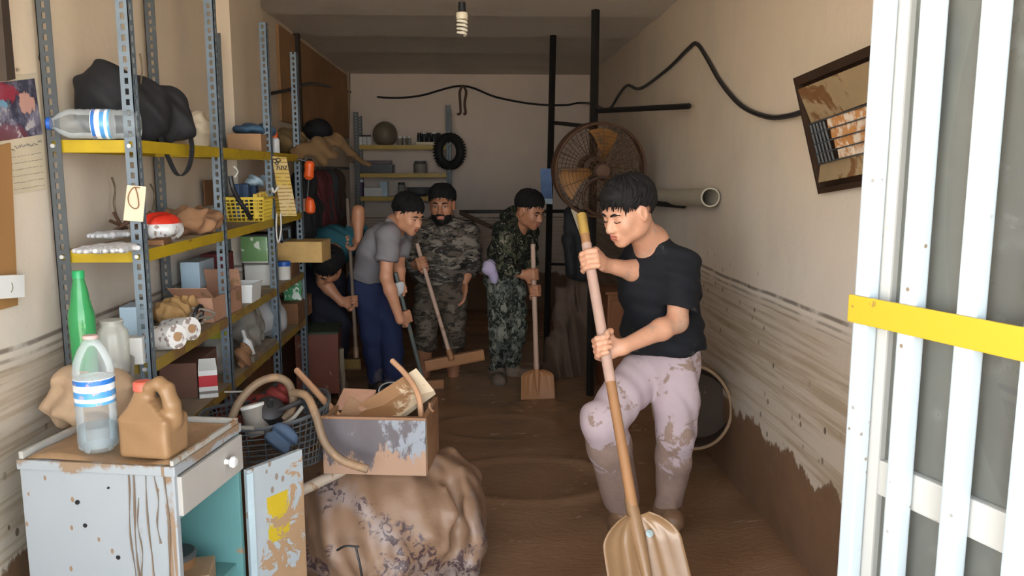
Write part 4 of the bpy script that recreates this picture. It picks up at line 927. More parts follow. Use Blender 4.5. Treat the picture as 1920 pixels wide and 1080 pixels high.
# ================================================================== heap in the middle: basket, hose, drawer, bundle
tsk = NT('muddy_printed_cloth'); g = tsk.coord()
n_ = tsk.noise(7, 5, .6, g); n2 = tsk.noise(26, 5, .7, g, 1.2); n3 = tsk.noise(4.5, 3, .55, g)
c_ = tsk.mix(n_, srgb(116, 88, 66), srgb(146, 116, 94)); c_ = tsk.mix(tsk.step(n3, .52, .68), c_, srgb(142, 126, 120))
sz_ = tsk.node('ShaderNodeSeparateXYZ'); tsk.l.new(g, sz_.inputs[0])
spot = tsk.math('MULTIPLY', tsk.step(n2, .50, .54), tsk.step(tsk.noise(4.2, 4, .6, g), .53, .57)); spot = tsk.math('MULTIPLY', spot, .85)
c_ = tsk.mix(spot, c_, srgb(58, 42, 50)); tsk.color(c_); tsk.b.inputs['Roughness'].default_value = .5; tsk.bump(n2, .25, .006)
sk = P(735, 1000, 2.90); sk = Vector((sk.x, 2.92, 0))
s = SDF(.009)
s.ell(sk + Vector((-.03, 0, .16)), (.33, .33, .30), None, .06); s.ell(sk + Vector((-.22, .05, .17)), (.22, .24, .24), None, .06); s.ell(sk + Vector((.20, .03, .17)), (.16, .24, .24), None, .05)
s.ell(sk + Vector((.26, -.08, .15)), (.085, .17, .20), rotz(R(18)), .025)
s.chain([sk + Vector((.02, -.22, .33)), sk + Vector((.05, -.31, .18)), sk + Vector((.02, -.34, .0))], [.006, .012, .014], .05)
s.chain([sk + Vector((-.16, -.24, .24)), sk + Vector((-.08, -.31, .14)), sk + Vector((-.05, -.33, .02))], [.006, .012, .012], .05)
s.chain([sk + Vector((.14, -.26, .22)), sk + Vector((.06, -.325, .12)), sk + Vector((-.04, -.345, .12))], [.006, .012, .008], .05)
s.chain([sk + Vector((.20, -.10, .40)), sk + Vector((.235, -.20, .26)), sk + Vector((.22, -.27, .05))], [.006, .010, .010], .04)
s.chain([sk + Vector((.17, -.02, .47)), sk + Vector((.235, -.10, .36)), sk + Vector((.262, -.20, .20)), sk + Vector((.225, -.29, .02))], [.010, .014, .016, .014], .045, 's')
s.post = [(Vector((0, 0, -.05)), Vector((0, 0, -1))), (Vector((0, 0, .43)), Vector((0, 0, 1)))]
_f1, _f2 = folds(.010, 20, 8, 9, 11, 1.6), crumple(.0045, 26, 5)
o = s.build('cloth_bundle', tsk.m, None, lambda x, y, z: _f1(x, y, z) + _f2(x, y, z)); center_origin(o); setp(o, 'big mud-soaked cloth bundle with dark print on the floor', 'bundle')
mb = MB(); mb.tube(spline([P(632, 1032, 2.56), P(648, 1024, 2.55), P(672, 1026, 2.55), P(668, 1028, 2.55), P(675, 1060, 2.54), P(680, 1090, 2.54)], 5), .004, 6)
lone(mb, 'bundle_tie', m_blackp, 'black cord end on the front of the big cloth bundle', 'cord')
zs = .432
mb = MB(); mb.tube([P(560, 922, 2.68), P(610, 898, 2.74), P(665, 872, 2.80)], .020, 12); lone(mb, 'plastic_pipe', M('pale_pipe', srgb(178, 162, 146), .35, 0, .15, 6, .45, 8), 'short pale pipe lying on the left of the cloth bundle', 'pipe')
# crate (an old drawer) on the bundle
d0 = P(606, 868, 2.70); d1 = P(799, 874, 2.66); d0.z = d1.z = zs
dx = d1 - d0; DWd = dx.length; dx.normalize(); dy = Vector((-dx.y, dx.x, 0)); QM = basis(dx, dy, Vector((0, 0, 1))); DH = P(607, 783, 2.70).z - zs; DDp = .27
tdf = NT('washed_grey_paint'); g = tdf.coord(); sg = tdf.node('ShaderNodeSeparateXYZ'); tdf.l.new(tdf.node('ShaderNodeTexCoord').outputs['Generated'], sg.inputs[0])
n_ = tdf.noise(9, 6, .7, tdf.coord((1, 1, .5))); c_ = tdf.mix(n_, srgb(72, 62, 66), srgb(106, 100, 104)); c_ = tdf.mix(tdf.step(tdf.math('ADD', n_, tdf.math('MULTIPLY', sg.outputs[0], .16)), .66, .72), c_, srgb(136, 140, 148))
c_ = tdf.mix(tdf.step(tdf.math('SUBTRACT', tdf.noise(20, 5, .7, tdf.coord((1, 1, .35))), tdf.math('MULTIPLY', sg.outputs[2], .55)), .30, .36), c_, srgb(156, 124, 102)); tdf.color(c_); tdf.b.inputs['Roughness'].default_value = .5
drw = thing('wooden_box', 'old muddy wooden drawer with a greyed front lying on the cloth bundle', 'drawer', d0 + dx * DWd / 2 + dy * .12)
def qb(a0, a1, b0, b1, z0, z1, mb=None, b=.002): return (mb or MB()).box(d0 + dx * (a0 + a1) / 2 + dy * (b0 + b1) / 2 + Vector((0, 0, (z0 + z1) / 2)), (a1 - a0, b1 - b0, z1 - z0), QM, b)
qb(0, DWd, 0, .016, 0, DH).build('front', tdf.m, drw, False)
m_mudwood = M('mud_smeared_wood', srgb(140, 102, 74), .5, 0, .25, 8, .5, 6, srgb(150, 116, 86))
qb(.004, .018, .016, DDp, .004, DH).build('side', m_mudwood, drw, False); qb(DWd - .016, DWd + .002, .016, DDp, .0, DH * 1.02).build('side', m_mudwood, drw, False)
qb(.018, DWd - .016, DDp - .014, DDp, .004, DH * .95).build('back', m_mudwood, drw, False); qb(.018, DWd - .016, .016, DDp - .014, .004, .012).build('bottom', m_mudwood, drw, False)
mb = MB(); qb(-.002, DWd + .003, -.003, .018, DH - .004, DH + .006, mb); mb.build('front_edge', m_mudwood, drw, False)
lip_ = zs + DH
# slab of board leaning out of the drawer
def slabq(cs, dvec, name, mat, label, cat): return lone(MB().prism(cs, dvec), name, mat, label, cat, smooth=False)
tbd = NT('mud_streaked_board'); g = tbd.coord(); n_ = tbd.noise(9, 6, .7, g, .3); gb_ = tbd.node('ShaderNodeSeparateXYZ'); tbd.l.new(tbd.node('ShaderNodeTexCoord').outputs['Generated'], gb_.inputs[0])
kb = tbd.step(tbd.math('ADD', n_, tbd.math('MULTIPLY', tbd.math('SUBTRACT', gb_.outputs[0], .62), .8)), .50, .58)
tbd.color(tbd.mix(kb, tbd.mix(n_, srgb(128, 92, 60), srgb(160, 120, 84)), srgb(206, 186, 158))); tbd.b.inputs['Roughness'].default_value = .5; tbd.bump(n_, .4, .005)
A_, B_, C_, D_ = P(640, 790, 2.84), P(783, 697, 2.96), P(817, 739, 2.90), P(735, 800, 2.76)
slabq([A_, D_, C_, B_], (B_ - A_).cross(D_ - A_).normalized() * -.02, 'board', tbd.m, 'mud-streaked pale board sticking up out of the drawer', 'board')
A_, B_, C_, D_ = P(630, 768, 2.84), P(644, 737, 2.92), P(705, 740, 2.92), P(690, 776, 2.84)
slabq([A_, D_, C_, B_], (0, .01, .016), 'cardboard_flap', m_cardm, 'folded muddy cardboard in the left of the drawer', 'cardboard')
A_, B_, C_, D_ = P(636, 785, 2.80), P(655, 752, 2.86), P(700, 772, 2.86), P(680, 800, 2.80)
slabq([A_, D_, C_, B_], (0, .008, .012), 'cardboard_flap', M('wet_cardboard', srgb(150, 116, 88), .6, 0, .2, 8, .3), 'smaller wet cardboard piece leaning on the front of the drawer', 'cardboard')
m_stick = M('raw_wood_stick', srgb(196, 150, 116), .7, 0, .15, 6, .15, 8, stretch=(1, 1, .3))
mb = MB(); mb.tube(spline([P(735, 676, 2.98), P(757, 698, 2.93), P(775, 722, 2.87), P(786, 748, 2.82), P(790, 785, 2.78)], 5), .0105, 9); lone(mb, 'bent_stick', m_stick, 'pale bent stick lying over the board in the drawer', 'stick')
mb = MB(); mb.tube([P(556, 694, 3.05), P(636, 782, 2.82)], [.012, .0135], 9); lone(mb, 'wooden_stick', m_stick, 'pale straight stick leaning between the mesh basket and the drawer', 'stick')
lathed('glass_bottle', 'small green glass bottle lying in the right of the drawer', 'bottle', d0 + dx * (DWd - .06) + dy * .06 + Vector((0, 0, .125)), [('body', [(.012, 0), (.026, .003), (.028, .03), (.02, .05), (.010, .06), (.010, .075)], M('green_glass', srgb(96, 110, 90), .15))], rot=(R(-60), 0, R(30)))
mb = MB(); mb.tube(spline([P(806, 755, 2.76), P(806, 765, 2.76), P(813, 772, 2.75)], 4), .005, 6); lone(mb, 'wire_end', m_mudwood, 'short bent wire hooked over the right side of the drawer', 'wire')
# block the basket stands on, and the basket
m_mesh = M('black_wire_mesh', srgb(84, 88, 92), .45, .2, .4, 8, .25, 8, srgb(120, 98, 74))
bc = P(492, 868, 2.72); bz = .46; bc = Vector((bc.x - .005, 2.80, bz))
carton('support_crate', 'dark wooden crate under the mesh basket', 'crate', Vector((bc.x - .06, bc.y + .04, 0)), (.24, .28, bz - .002), R(10), m_carddk)
bsk = thing('mesh_basket', 'black wire mesh basket heaped with tools behind the open cabinet door', 'basket', bc, R(14))
mb = MB(); NXb = 26
def bp(t, h):
    c, s_ = math.cos(t), math.sin(t); e = .62
    return Vector((math.copysign(abs(c) ** e, c) * (.195 + .03 * h), math.copysign(abs(s_) ** e, s_) * (.145 + .025 * h), h * .16 + .05 * h * max(0, c)))
for i in range(9): mb.tube([bp(2 * PI * k / 40, i / 8) for k in range(40)], .0024 if i < 8 else .007, 5, loop=True)
for k in range(52): mb.tube([bp(2 * PI * k / 52, h) for h in (0, .5, 1)], .0022, 4)
for k in range(-5, 6): mb.tube([Vector((.03 * k, -.13, 0)), Vector((.03 * k, .13, 0))], .0016, 4); mb.tube([Vector((-.15, .026 * k, 0)), Vector((.15, .026 * k, 0))], .0016, 4)
mb.build('mesh', m_mesh, bsk, True, world=False)
mb = MB(); mb.tube([P(404, 802, 2.60), P(436, 801, 2.605), P(476, 803, 2.60)], .0075, 8); mb.build('rim_bar', m_greyc, bsk)
BB = bc + Vector((0, 0, .05))
def tool(name, label, cat, pts, r, mat, n=8): return lone(MB().tube(spline(pts, 5), r, n), name, mat, label, cat)
m_iron = M('muddy_dark_iron', srgb(58, 56, 58), .5, .4, .3, 8, .25, 9, srgb(110, 88, 64))
m_hose = M('muddy_hose', srgb(128, 106, 84), .55, 0, .2, 8, .5, 8)
tool('hose_loop', 'thick muddy hose looping up out of the mesh basket', 'hose', [P(428, 805, 2.70), P(446, 758, 2.72), P(478, 722, 2.75), P(512, 708, 2.78), P(538, 716, 2.80), P(549, 742, 2.80), P(547, 768, 2.78), P(530, 786, 2.76)], .0145, m_hose, 12)
tool('hose', 'muddy hose curving down over the drawer onto the cloth bundle', 'hose', [P(548, 737, 2.72), P(574, 742, 2.68), P(592, 778, 2.63), P(608, 828, 2.60), P(640, 862, 2.58), P(690, 880, 2.57)], .0140, m_hose, 12)
tool('iron_rod', 'bare iron rod lying across the mesh basket', 'rod', [P(430, 770, 2.82), P(500, 775, 2.74), P(566, 752, 2.74)], .009, m_iron)
tool('iron_rod', 'second iron rod low at the front of the mesh basket', 'rod', [P(515, 800, 2.68), P(545, 788, 2.68), P(568, 762, 2.70)], .007, m_greyc)
lathed('oil_can', 'dark drum-shaped can lying in the mesh basket', 'can', P(500, 795, 2.80), [('body', [(.045, 0), (.05, .005), (.05, .10), (.03, .115)], m_iron), ('spout', [(.012, .115), (.006, .15)], m_iron)], rot=(R(35), R(20), 0))
lathed('paint_can', 'pale muddy can standing in the mesh basket', 'can', P(487, 815, 2.72), [('body', [(.038, 0), (.04, .005), (.04, .10)], m_greyc), ('lid', [(.042, .098), (.042, .108), (.036, .11)], m_paperw)], rot=(R(-8), R(-14), 0))
blob('red_rag', 'dark red rag in the back of the mesh basket', 'rag', P(520, 760, 2.86), (.05, .05, .04), M('dark_red_cloth', (.16, .018, .015), .8), .010, 50, 31, flat=False)
blob('red_rag', 'second smaller red rag at the left inside the hose loop', 'rag', P(489, 768, 2.82), (.03, .04, .03), M('red_cloth', (.20, .02, .015), .8), .008, 50, 32, flat=False)
blob('blue_rag', 'blue-grey cloth hanging over the front of the mesh basket', 'rag', P(530, 842, 2.62), (.05, .02, .05), M('slate_cloth', srgb(66, 82, 104), .8, 0, .3, 9, .25), .008, 50, 33, flat=False)
for k, (a_, b_, lb) in enumerate(((P(460, 765, 2.84), P(520, 720, 2.92), 'pair of dark pliers handles upright in the basket'), (P(470, 790, 2.78), P(440, 740, 2.86), 'dark iron bar leaning out of the left of the basket'), (P(545, 790, 2.78), P(562, 735, 2.84), 'dark iron bar leaning out of the right of the basket'))):
    tool('iron_bar', lb, 'bar', [a_, (a_ + b_) / 2 + Vector((.004, 0, .004)), b_], .010, m_iron)
# red slotted crate behind the basket
rc = thing('plastic_crate', 'dark red slotted plastic crate on the floor behind the mesh basket', 'crate', Vector((-.93, 3.28, -.02)), R(4)); mb = MB()
for s_ in (-1, 1):
    mb.box((s_ * .125, 0, .30), (.012, .30, .03)); mb.box((0, s_ * .15, .30), (.25, .012, .03)); mb.box((0, s_ * .15, .52), (.25, .014, .03)); mb.box((s_ * .125, 0, .52), (.012, .30, .03))
    for k in range(9): mb.box((-.12 + .03 * k, s_ * .15, .40), (.010, .010, .22)); mb.box((s_ * .125, -.14 + .035 * k, .40), (.010, .010, .22))
mb.box((0, 0, .15), (.24, .29, .29)); mb.build('body', M('dark_red_plastic', srgb(128, 52, 44), .5, 0, .2, 8, .2), rc, False, world=False)
mb = MB(); mb.tube([P(380, 736, 3.2), P(470, 734, 3.2)], .004, 6); lone(mb, 'steel_rod', m_paperw, 'thin pale rod across the front of the fourth shelf', 'rod')
# ================================================================== back wall: rack, cable, hanging things
YR = 8.18
rb = thing('wall_rack', 'small yellow-shelved rack standing against the back wall', 'shelving', (P(752, 500, YR).x, YR, 0))
xl, xr = P(668, 300, YR).x, P(840, 300, YR).x
lev = [P(750, y_, YR).z for y_ in (272, 325, 369, 489)]
for x_, zt2 in ((xl, P(668, 210, YR).z), (xr, P(840, 197, YR).z)):
    upright((x_ - (.018 if x_ < 0 else .018), YR, 0), 1, 1, zt2, m_steeld, rb, .05, .04); upright((x_ - .018, YR + .28, 0), 1, -1, zt2 - .02, m_steeld, rb, .05, .04)
for z in lev:
    mb = MB(); mb.m = 0; mb.box(((xl + xr) / 2, YR + .145, z), (xr - xl, .27, .004)); mb.m = 1; mb.box(((xl + xr) / 2, YR + .006, z - .020), (xr - xl, .004, .042)); mb.box(((xl + xr) / 2, YR + .28, z - .020), (xr - xl, .004, .042))
    mb.build('shelf', [m_deck, M('mustard_enamel', (.40, .26, .03), .5, 0, .2, 6, .15)] if z == lev[0] else [m_deck, bpy.data.materials['mustard_enamel']], rb, False)
def B(px_, lv, dy_=.12): p = P(px_, 300, YR + dy_); p.z = lev[lv] + .003; return p
def jar(label, c, r, h, mat, group=None, lidm=None): return lathed('jar', label, 'jar', c, [('body', [(r * .95, 0), (r, .01), (r, h * .75), (r * .8, h * .85)], mat), ('lid', [(r * .85, h * .83), (r * .85, h), (r * .7, h)], lidm or m_whitep)], group, n=16)
for k, x_ in enumerate((676, 684, 693)): jar('small white jar left of the olive helmet on the back rack', B(x_, 0), .025, .10, m_paperw, 'white jars at the left of the top back shelf', m_blackp)
o = blob('helmet', 'olive domed helmet on the top shelf of the back rack', 'helmet', B(723, 0, .14), (.125, .12, .13), M('olive_shell', srgb(104, 94, 78), .5), .0, 10, 3, h=.012)
for k, x_ in enumerate((750, 759, 768)): jar('small grey jar right of the olive helmet on the back rack', B(x_, 0), .02, .085, m_greyc, 'grey jars right of the helmet', m_whitep)
carton('bottle_tray', 'pale low tray at the right of the top shelf on the back rack', 'tray', B(803, 0, .13), (.24, .2, .03), 0, m_paperc)
for k in range(5): jar('small dark bottle standing in the pale tray on the back rack', B(787 + 9 * k, 0, .13) + Vector((0, 0, .032)), .022, .09 + .01 * (k % 2), m_blackp, 'dark bottles in the pale tray', m_whitep if k % 2 else m_blackp)
carton('dark_tray', 'dark flat tray on the second shelf of the back rack', 'tray', B(707, 1, .13), (.33, .22, .07), 0, m_blackp, lid=m_steeld)
carton('flat_case', 'pale-edged flat case on the dark tray', 'case', B(707, 1, .13) + Vector((.02, 0, .086)), (.26, .18, .04), R(4), M('mauve_case', srgb(96, 80, 84), .6))
jar('round grey pot on the second shelf of the back rack', B(788, 1), .07, .12, M('grey_pot', srgb(122, 112, 104), .5), None, m_steeld)
carton('shoe_box', 'pale box on the third shelf of the back rack', 'box', B(700, 2), (.18, .2, .09), 0, m_paperw)
carton('upright_box', 'pale blue upright carton on the third shelf of the back rack', 'box', B(719, 2, .08), (.075, .09, .15), 0, M('pale_blue_card', srgb(176, 196, 206), .7))
jar('small purple bottle at the left of the third back shelf', B(676, 2), .03, .17, M('purple_plastic', srgb(72, 52, 80), .5))
jar('black-lidded pot in the middle of the third back shelf', B(752, 2), .04, .14, m_greyc, None, m_blackp)
lathed('bowl', 'dark wide bowl on the third shelf of the back rack', 'bowl', B(785, 2), [('body', [(.06, 0), (.11, .03), (.13, .09), (.12, .09), (.10, .035), (.05, .012)], m_steeld)])
carton('orange_case', 'orange case on the lowest shelf of the back rack', 'case', B(757, 3), (.16, .2, .05), 0, M('orange_card', srgb(170, 84, 36), .6))
# tyre hung on the rack's right upright
tc_ = P(843, 284, YR - .06); tr = thing('tyre', 'black wheelbarrow tyre hung on the right upright of the back rack', 'tyre', tc_, 0, None, None, (R(90), R(-14), R(38)))
mb = MB(); mb.ring([[Vector(((.135 + .042 * math.cos(a_)) * math.cos(t_), (.135 + .042 * math.cos(a_)) * math.sin(t_), .05 * math.sin(a_))) for a_ in np.linspace(0, 2 * PI, 13)[:-1]] for t_ in np.linspace(0, 2 * PI, 41)], True, False); mb.build('carcass', M('tyre_rubber', (.012, .012, .012), .7), tr, True, world=False)
mb = MB()
for k in range(36):
    t_ = 2 * PI * k / 36; mb.box((.176 * math.cos(t_), .176 * math.sin(t_), 0), (.012, .014, .07), rotz(t_))
mb.build('tread', M('tread_rubber', (.014, .014, .014), .8), tr, False, world=False)
# cable round the walls
YC = YB - .02
cp_ = [PX(505, 176, XL + .04), PX(545, 168, XL + .04), PX(590, 157, XL + .04), P(655, 172, YC), P(720, 183, YC), P(785, 180, YC), P(866, 161, YC), P(930, 182, YC), P(1000, 195, YC), P(1060, 197, YC)]
cq = [P(1085, 193, YC), PX(1112, 195, XR - .015), PX(1140, 205, XR - .015), PX(1160, 178, XR - .012), PX(1176, 160, XR - .012), PX(1200, 166, XR - .015), PX(1250, 131, XR - .012), PX(1290, 92, XR - .012), PX(1306, 82, XR - .012), PX(1325, 108, XR - .012), PX(1352, 155, XR - .015), PX(1390, 198, XR - .02), PX(1440, 219, XR - .02), PX(1480, 217, XR - .03), PX(1515, 206, XR - .05)]
lone(MB().tube(spline(cp_ + cq, 6), .011, 7), 'power_cable', m_blackp, 'black cable sagging along the back and right walls to the heater', 'cable')
pl_ = thing('hanging_pliers', 'dark tongs hanging from the cable on the back wall', 'tongs', P(868, 190, YC - .02))
for s_ in (-1, 1): MB().tube(spline([P(868, 160, YC - .02), P(868 + 6 * s_, 172, YC - .02), P(867 + 4 * s_, 195, YC - .02), P(868 + 5 * s_, 212, YC - .02), P(863 + 6 * s_, 214, YC - .02)], 5), .012, 6).build('arm', M('rusty_iron', srgb(86, 62, 46), .7, .3) if s_ < 0 else bpy.data.materials['rusty_iron'], pl_)
# plywood on the upper left wall, corner pipe, hanging clothes
pw = M('stained_plywood', srgb(165, 124, 86), .85, 0, .3, 3, 0, 1, None, .2, 20)
y0_, y1_ = 5.5, 8.35
mb = MB(); mb.box((XL + .012, (y0_ + y1_) / 2, 2.12), (.02, y1_ - y0_, .62)); lone(mb, 'plywood_sheet', pw, 'brown stained plywood fixed high on the left wall', 'panel', smooth=False)
mb = MB(); mb.box((XL + .03, 6.0, 1.95), (.04, .05, 1.0)); lone(mb, 'gap_bar', M('dark_gap', srgb(52, 38, 28), .8), 'dark bar standing in for a shaded upright gap on the left wall by the plywood', 'post', smooth=False)  # added bar, its dark colour stands in for the shade of a gap
m_pipe = M('pale_conduit', srgb(150, 128, 104), .6)
lone(MB().tube(spline([P(650, 128, YB - .05), P(650, 200, YB - .05), P(650, 288, YB - .05), P(668, 300, YB - .08), P(690, 312, YB - .10)], 5), .035, 9), 'corner_pipe', m_pipe, 'pale pipe running down the back left corner', 'pipe')
rail_y = [5.15, 6.9]
lone(MB().tube([(XL + .20, 5.05, 1.50), (XL + .20, 7.1, 1.50)], .012, 8), 'clothes_rail', m_steeld, 'thin rail along the left wall carrying dark garments', 'rail')
def garment(label, y, wid, hgt, mat, seed, x=XL + .20):
    s = SDF(.012); c = Vector((x, y, 1.50))
    s.ell(c + Vector((0, 0, -.10)), (.07, wid * .45, .08), None, .04); s.box(c + Vector((0, 0, -hgt * .5 - .05)), (.06, wid * .5, hgt * .5), None, .05, .05)
    for sd in (-1, 1): s.chain([c + Vector((0, sd * wid * .42, -.12)), c + Vector((.03, sd * wid * .62, -hgt * .5)), c + Vector((.03, sd * wid * .6, -hgt * .75))], [.05, .045, .04], .03)
    t = thing('hanging_garment', label, 'garment', c)
    s.build('cloth', mat, t, folds(.014, 6, 34, 3, seed)); MB().tube([c + Vector((0, -.15, -.05)), c + Vector((0, 0, 0)), c + Vector((0, .15, -.05))], .008, 6).build('hanger', m_wire, t); return t
garment('dark red coat hanging on the rail along the left wall', 5.75, .34, .75, M('dark_red_coat', (.09, .018, .022), .9), 41)
garment('black coat hanging nearest the shelving on the left wall rail', 5.25, .30, .55, M('black_coat', (.014, .014, .016), .9), 42)
garment('dark brown coat hanging farthest along the left wall rail', 6.35, .36, .85, M('dark_brown_coat', (.05, .03, .022), .9), 43)
garment('dark blue-grey coat hanging between the red and brown coats', 6.05, .26, .7, M('slate_coat', (.04, .045, .055), .9), 44)
# ================================================================== iron posts, bars, fan, pipe, heater, tub
m_ironb = M('black_iron', (.012, .011, .010), .5, .2, .3, 8, .08, 6, srgb(70, 50, 36))
YPB, YPA = 5.13, 6.06
pb0 = P(1106, 742, YPB); pa0 = P(1024, 690, YPA); ptop = P(1117, 0, YPB); atop = P(1037, 76, YPA)
fr_ = thing('iron_scaffold', 'black iron frame of two posts and crossbars before the right wall', 'frame', (pb0.x, YPB, 0))
mb = MB(); b2_ = pb0 + (ptop - pb0) * 1.2; b2_.z = min(b2_.z, ceil_z(YPB) - .0); k_ = (b2_.z + .05) / (ptop.z - pb0.z)
mb.tube([pb0 + (ptop - pb0) * (-.05 / 2.5), Vector((ptop.x, YPB, ceil_z(YPB) - .001))], .026, 4); mb.build('post', m_ironb, fr_, False)
MB().tube([Vector((pa0.x, YPA, -.05)), Vector((atop.x, YPA, ceil_z(YPA) - .001))], .024, 4).build('post', m_ironb, fr_, False)
MB().tube([P(1037, 230, YPA), P(1112, 238, YPB)], .014, 6).build('crossbar', m_ironb, fr_)
MB().tube([P(1118, 208, YPB), P(1292, 199, 4.36)], .016, 6).build('crossbar', m_ironb, fr_)
MB().tube([P(862, 397, 6.25), P(1028, 396, YPA), P(1110, 396, YPB)], .013, 6).build('crossbar', m_ironb, fr_)
MB().tube([P(864, 399, 6.25), P(922, 426, 6.05)], .018, 8).build('brace', M('dark_pole', srgb(72, 56, 46), .7), fr_)
MB().tube([P(1026, 495, YPA), P(1108, 497, YPB)], .011, 6).build('crossbar', m_ironb, fr_)
MB().tube([P(1112, 372, YPB), P(1284, 386, 4.45)], .015, 6).build('crossbar', m_ironb, fr_)
card = thing('blue_card', 'blue printed card hanging on the left iron post', 'card', P(1025, 350, YPA - .04)); MB().prism([P(1013, 316, YPA - .04), P(1034, 316, YPA - .04), P(1036, 383, YPA - .04), P(1015, 381, YPA - .04)], (0, .004, 0)).build('sheet', M('blue_print', srgb(72, 104, 150), .5, 0, .35, 14), card, False)
MB().prism([P(1020, 372, YPA - .043), P(1036, 373, YPA - .043), P(1036, 383, YPA - .043), P(1016, 381, YPA - .043)], (0, .002, 0)).build('strip', m_bluelt, card, False)
# fan
fc = P(1122, 318, 4.92); fR = 86 / 1500 * 4.92
fan = thing('pedestal_fan', 'large mud-caked round fan mounted on the right iron post', 'fan', fc, 0, None, None, (R(96), 0, R(8)))
m_fan = M('mud_caked_steel', srgb(92, 66, 48), .7, .1, .3, 7, .35, 6, srgb(78, 58, 44))
m_blade = M('mud_caked_blade', srgb(142, 98, 50), .6, .1, .35, 6, .5, 4, srgb(92, 70, 54))
mb = MB(); mb.ring([[Vector(((fR + .008 * math.cos(a_)) * math.cos(t_), (fR + .008 * math.cos(a_)) * math.sin(t_), .05 + .06 * math.sin(a_) * .25)) for a_ in np.linspace(0, 2 * PI, 9)[:-1]] for t_ in np.linspace(0, 2 * PI, 61)], True, False)
mb.ring([[Vector((r_ * math.cos(t_), r_ * math.sin(t_), z_)) for r_, z_ in ((fR, -.05), (fR + .004, -.05), (fR + .004, .05), (fR, .05))] for t_ in np.linspace(0, 2 * PI, 61)], True, False); mb.build('rim', m_fan, fan, True, world=False)
def cage(z0, z1, mb, nr=11, nk=16):
    for r_ in np.linspace(.2, .97, nr): mb.tube([Vector((fR * r_ * math.cos(t_), fR * r_ * math.sin(t_), z0 + (z1 - z0) * (1 - r_ ** 3))) for t_ in np.linspace(0, 2 * PI, 49)[:-1]], .0012, 4, loop=True)
    for k in range(nk):
        t_ = 2 * PI * k / nk; mb.tube([Vector((fR * r_ * math.cos(t_), fR * r_ * math.sin(t_), z0 + (z1 - z0) * (1 - r_ ** 3))) for r_ in (.12, .4, .7, 1)], .002, 4)
mb = MB(); cage(.05, .10, mb); mb.build('front_grille', m_fan, fan, True, world=False)
mb = MB(); cage(-.05, -.12, mb, 26, 44); mb.build('rear_grille', m_fan, fan, True, world=False)
for k in range(3):
    mb = MB(); a0 = R(70 + 120 * k)
    def bl(u, v, a0=a0):
        r_ = .05 + (fR * .88 - .05) * u; a_ = a0 + (v - .5) * (1.0 - .25 * u) * (.5 + .6 * u) + .25 * u; return Vector((r_ * math.cos(a_), r_ * math.sin(a_), (v - .5) * .07 * (1.1 - .5 * u)))
    mb.sheet(bl, 10, 6, .003); mb.build('blade', m_blade, fan, True, world=False)
MB().lathe([(.01, .06), (.045, .05), (.05, 0), (.05, -.05), (.075, -.06), (.075, -.2), (.04, -.22)], n=20).build('motor', M('mud_caked_motor', srgb(66, 44, 32), .7), fan, True, world=False)
MB().lathe([(.04, .095), (.045, .10), (.04, .105), (.01, .108)], n=24).build('badge_plate', m_fan, fan, True, world=False)
MB().tube([Vector((fR * (-.03 + .40 * math.cos(a_)), fR * (-.52 + .40 * math.sin(a_)), .11)) for a_ in np.linspace(0, 2 * PI, 33)[:-1]], .009, 7, loop=True).build('guard_ring', M('dark_mud_ring', srgb(70, 46, 34), .7), fan, True, world=False)
MB().tube([Vector((0, 0, -.18)), Vector((0, -.02, -.22)), Vector((0, .02, -.24))], .02, 8).build('bracket', m_ironb, fan, True, world=False)
# grey pipe on brackets along the right wall
e_ = P(1332, 370, 3.85); e_.x = min(e_.x, XR - .055); f_ = Vector((e_.x + .0, 5.3, P(1215, 369, 5.3).z))
d_ = (f_ - e_).normalized(); gp_ = MB(); M_ = d_.to_track_quat('Z', 'Y').to_matrix(); L_ = (f_ - e_).length
gp_.lathe([(.040, .0), (.047, 0), (.047, L_), (.040, L_), (.040, .0)], e_, 28, M_, False); lone(gp_, 'drain_pipe', M('grey_pvc', srgb(176, 168, 150), .5, 0, .1, 6), 'grey plastic drain pipe resting along the right wall', 'pipe')
# gas heater
tl_, tr_h, br_h, bl_ = PX(1490, 146, 1.045), PX(1722, 46, 1.045), PX(1728, 330, XR - .02), PX(1537, 363, XR - .02)
hn = (tr_h - tl_).cross(bl_ - tl_).normalized(); hn = hn if hn.x < 0 else -hn
def hq(u, v, o_=0.0): return (tl_ * (1 - u) + tr_h * u) * (1 - v) + (bl_ * (1 - u) + br_h * u) * v + hn * o_
def hrect(u0, u1, v0, v1, o0, o1, mb=None): return (mb or MB()).quad8([hq(u0, v0, o0), hq(u1, v0, o0), hq(u1, v1, o0), hq(u0, v1, o0)], [hq(u0, v0, o1), hq(u1, v0, o1), hq(u1, v1, o1), hq(u0, v1, o1)])
htr = thing('wall_heater', 'rusty steel gas heater tilted on the right wall by the open door', 'heater', hq(.5, .5))
m_hst = M('heat_stained_steel', srgb(176, 152, 116), .45, .15, .3, 3, .45, 6, srgb(120, 84, 50), .1, 30)
m_hdk = M('dark_heater_trim', srgb(66, 48, 36), .5, .3, .3, 8)
mb = MB(); hrect(0, 1, 0, 1, -.085, -.018, mb); mb.build('back_shell', m_hdk, htr, False)
mb = MB()
for a in ((0, 1, 0, .07), (0, 1, .95, 1), (0, .018, .07, .95), (.982, 1, .07, .95)): hrect(*a, -.018, .006, mb)
mb.build('frame', m_hdk, htr, False)
mb = MB(); mb.quad8([hq(.035, .10, .006), hq(.965, .10, .006), hq(.965, .36, -.016), hq(.035, .40, -.016)], [hq(.035, .10, .009), hq(.965, .10, .009), hq(.965, .36, -.012), hq(.035, .40, -.012)]); mb.build('reflector', m_hst, htr, False)
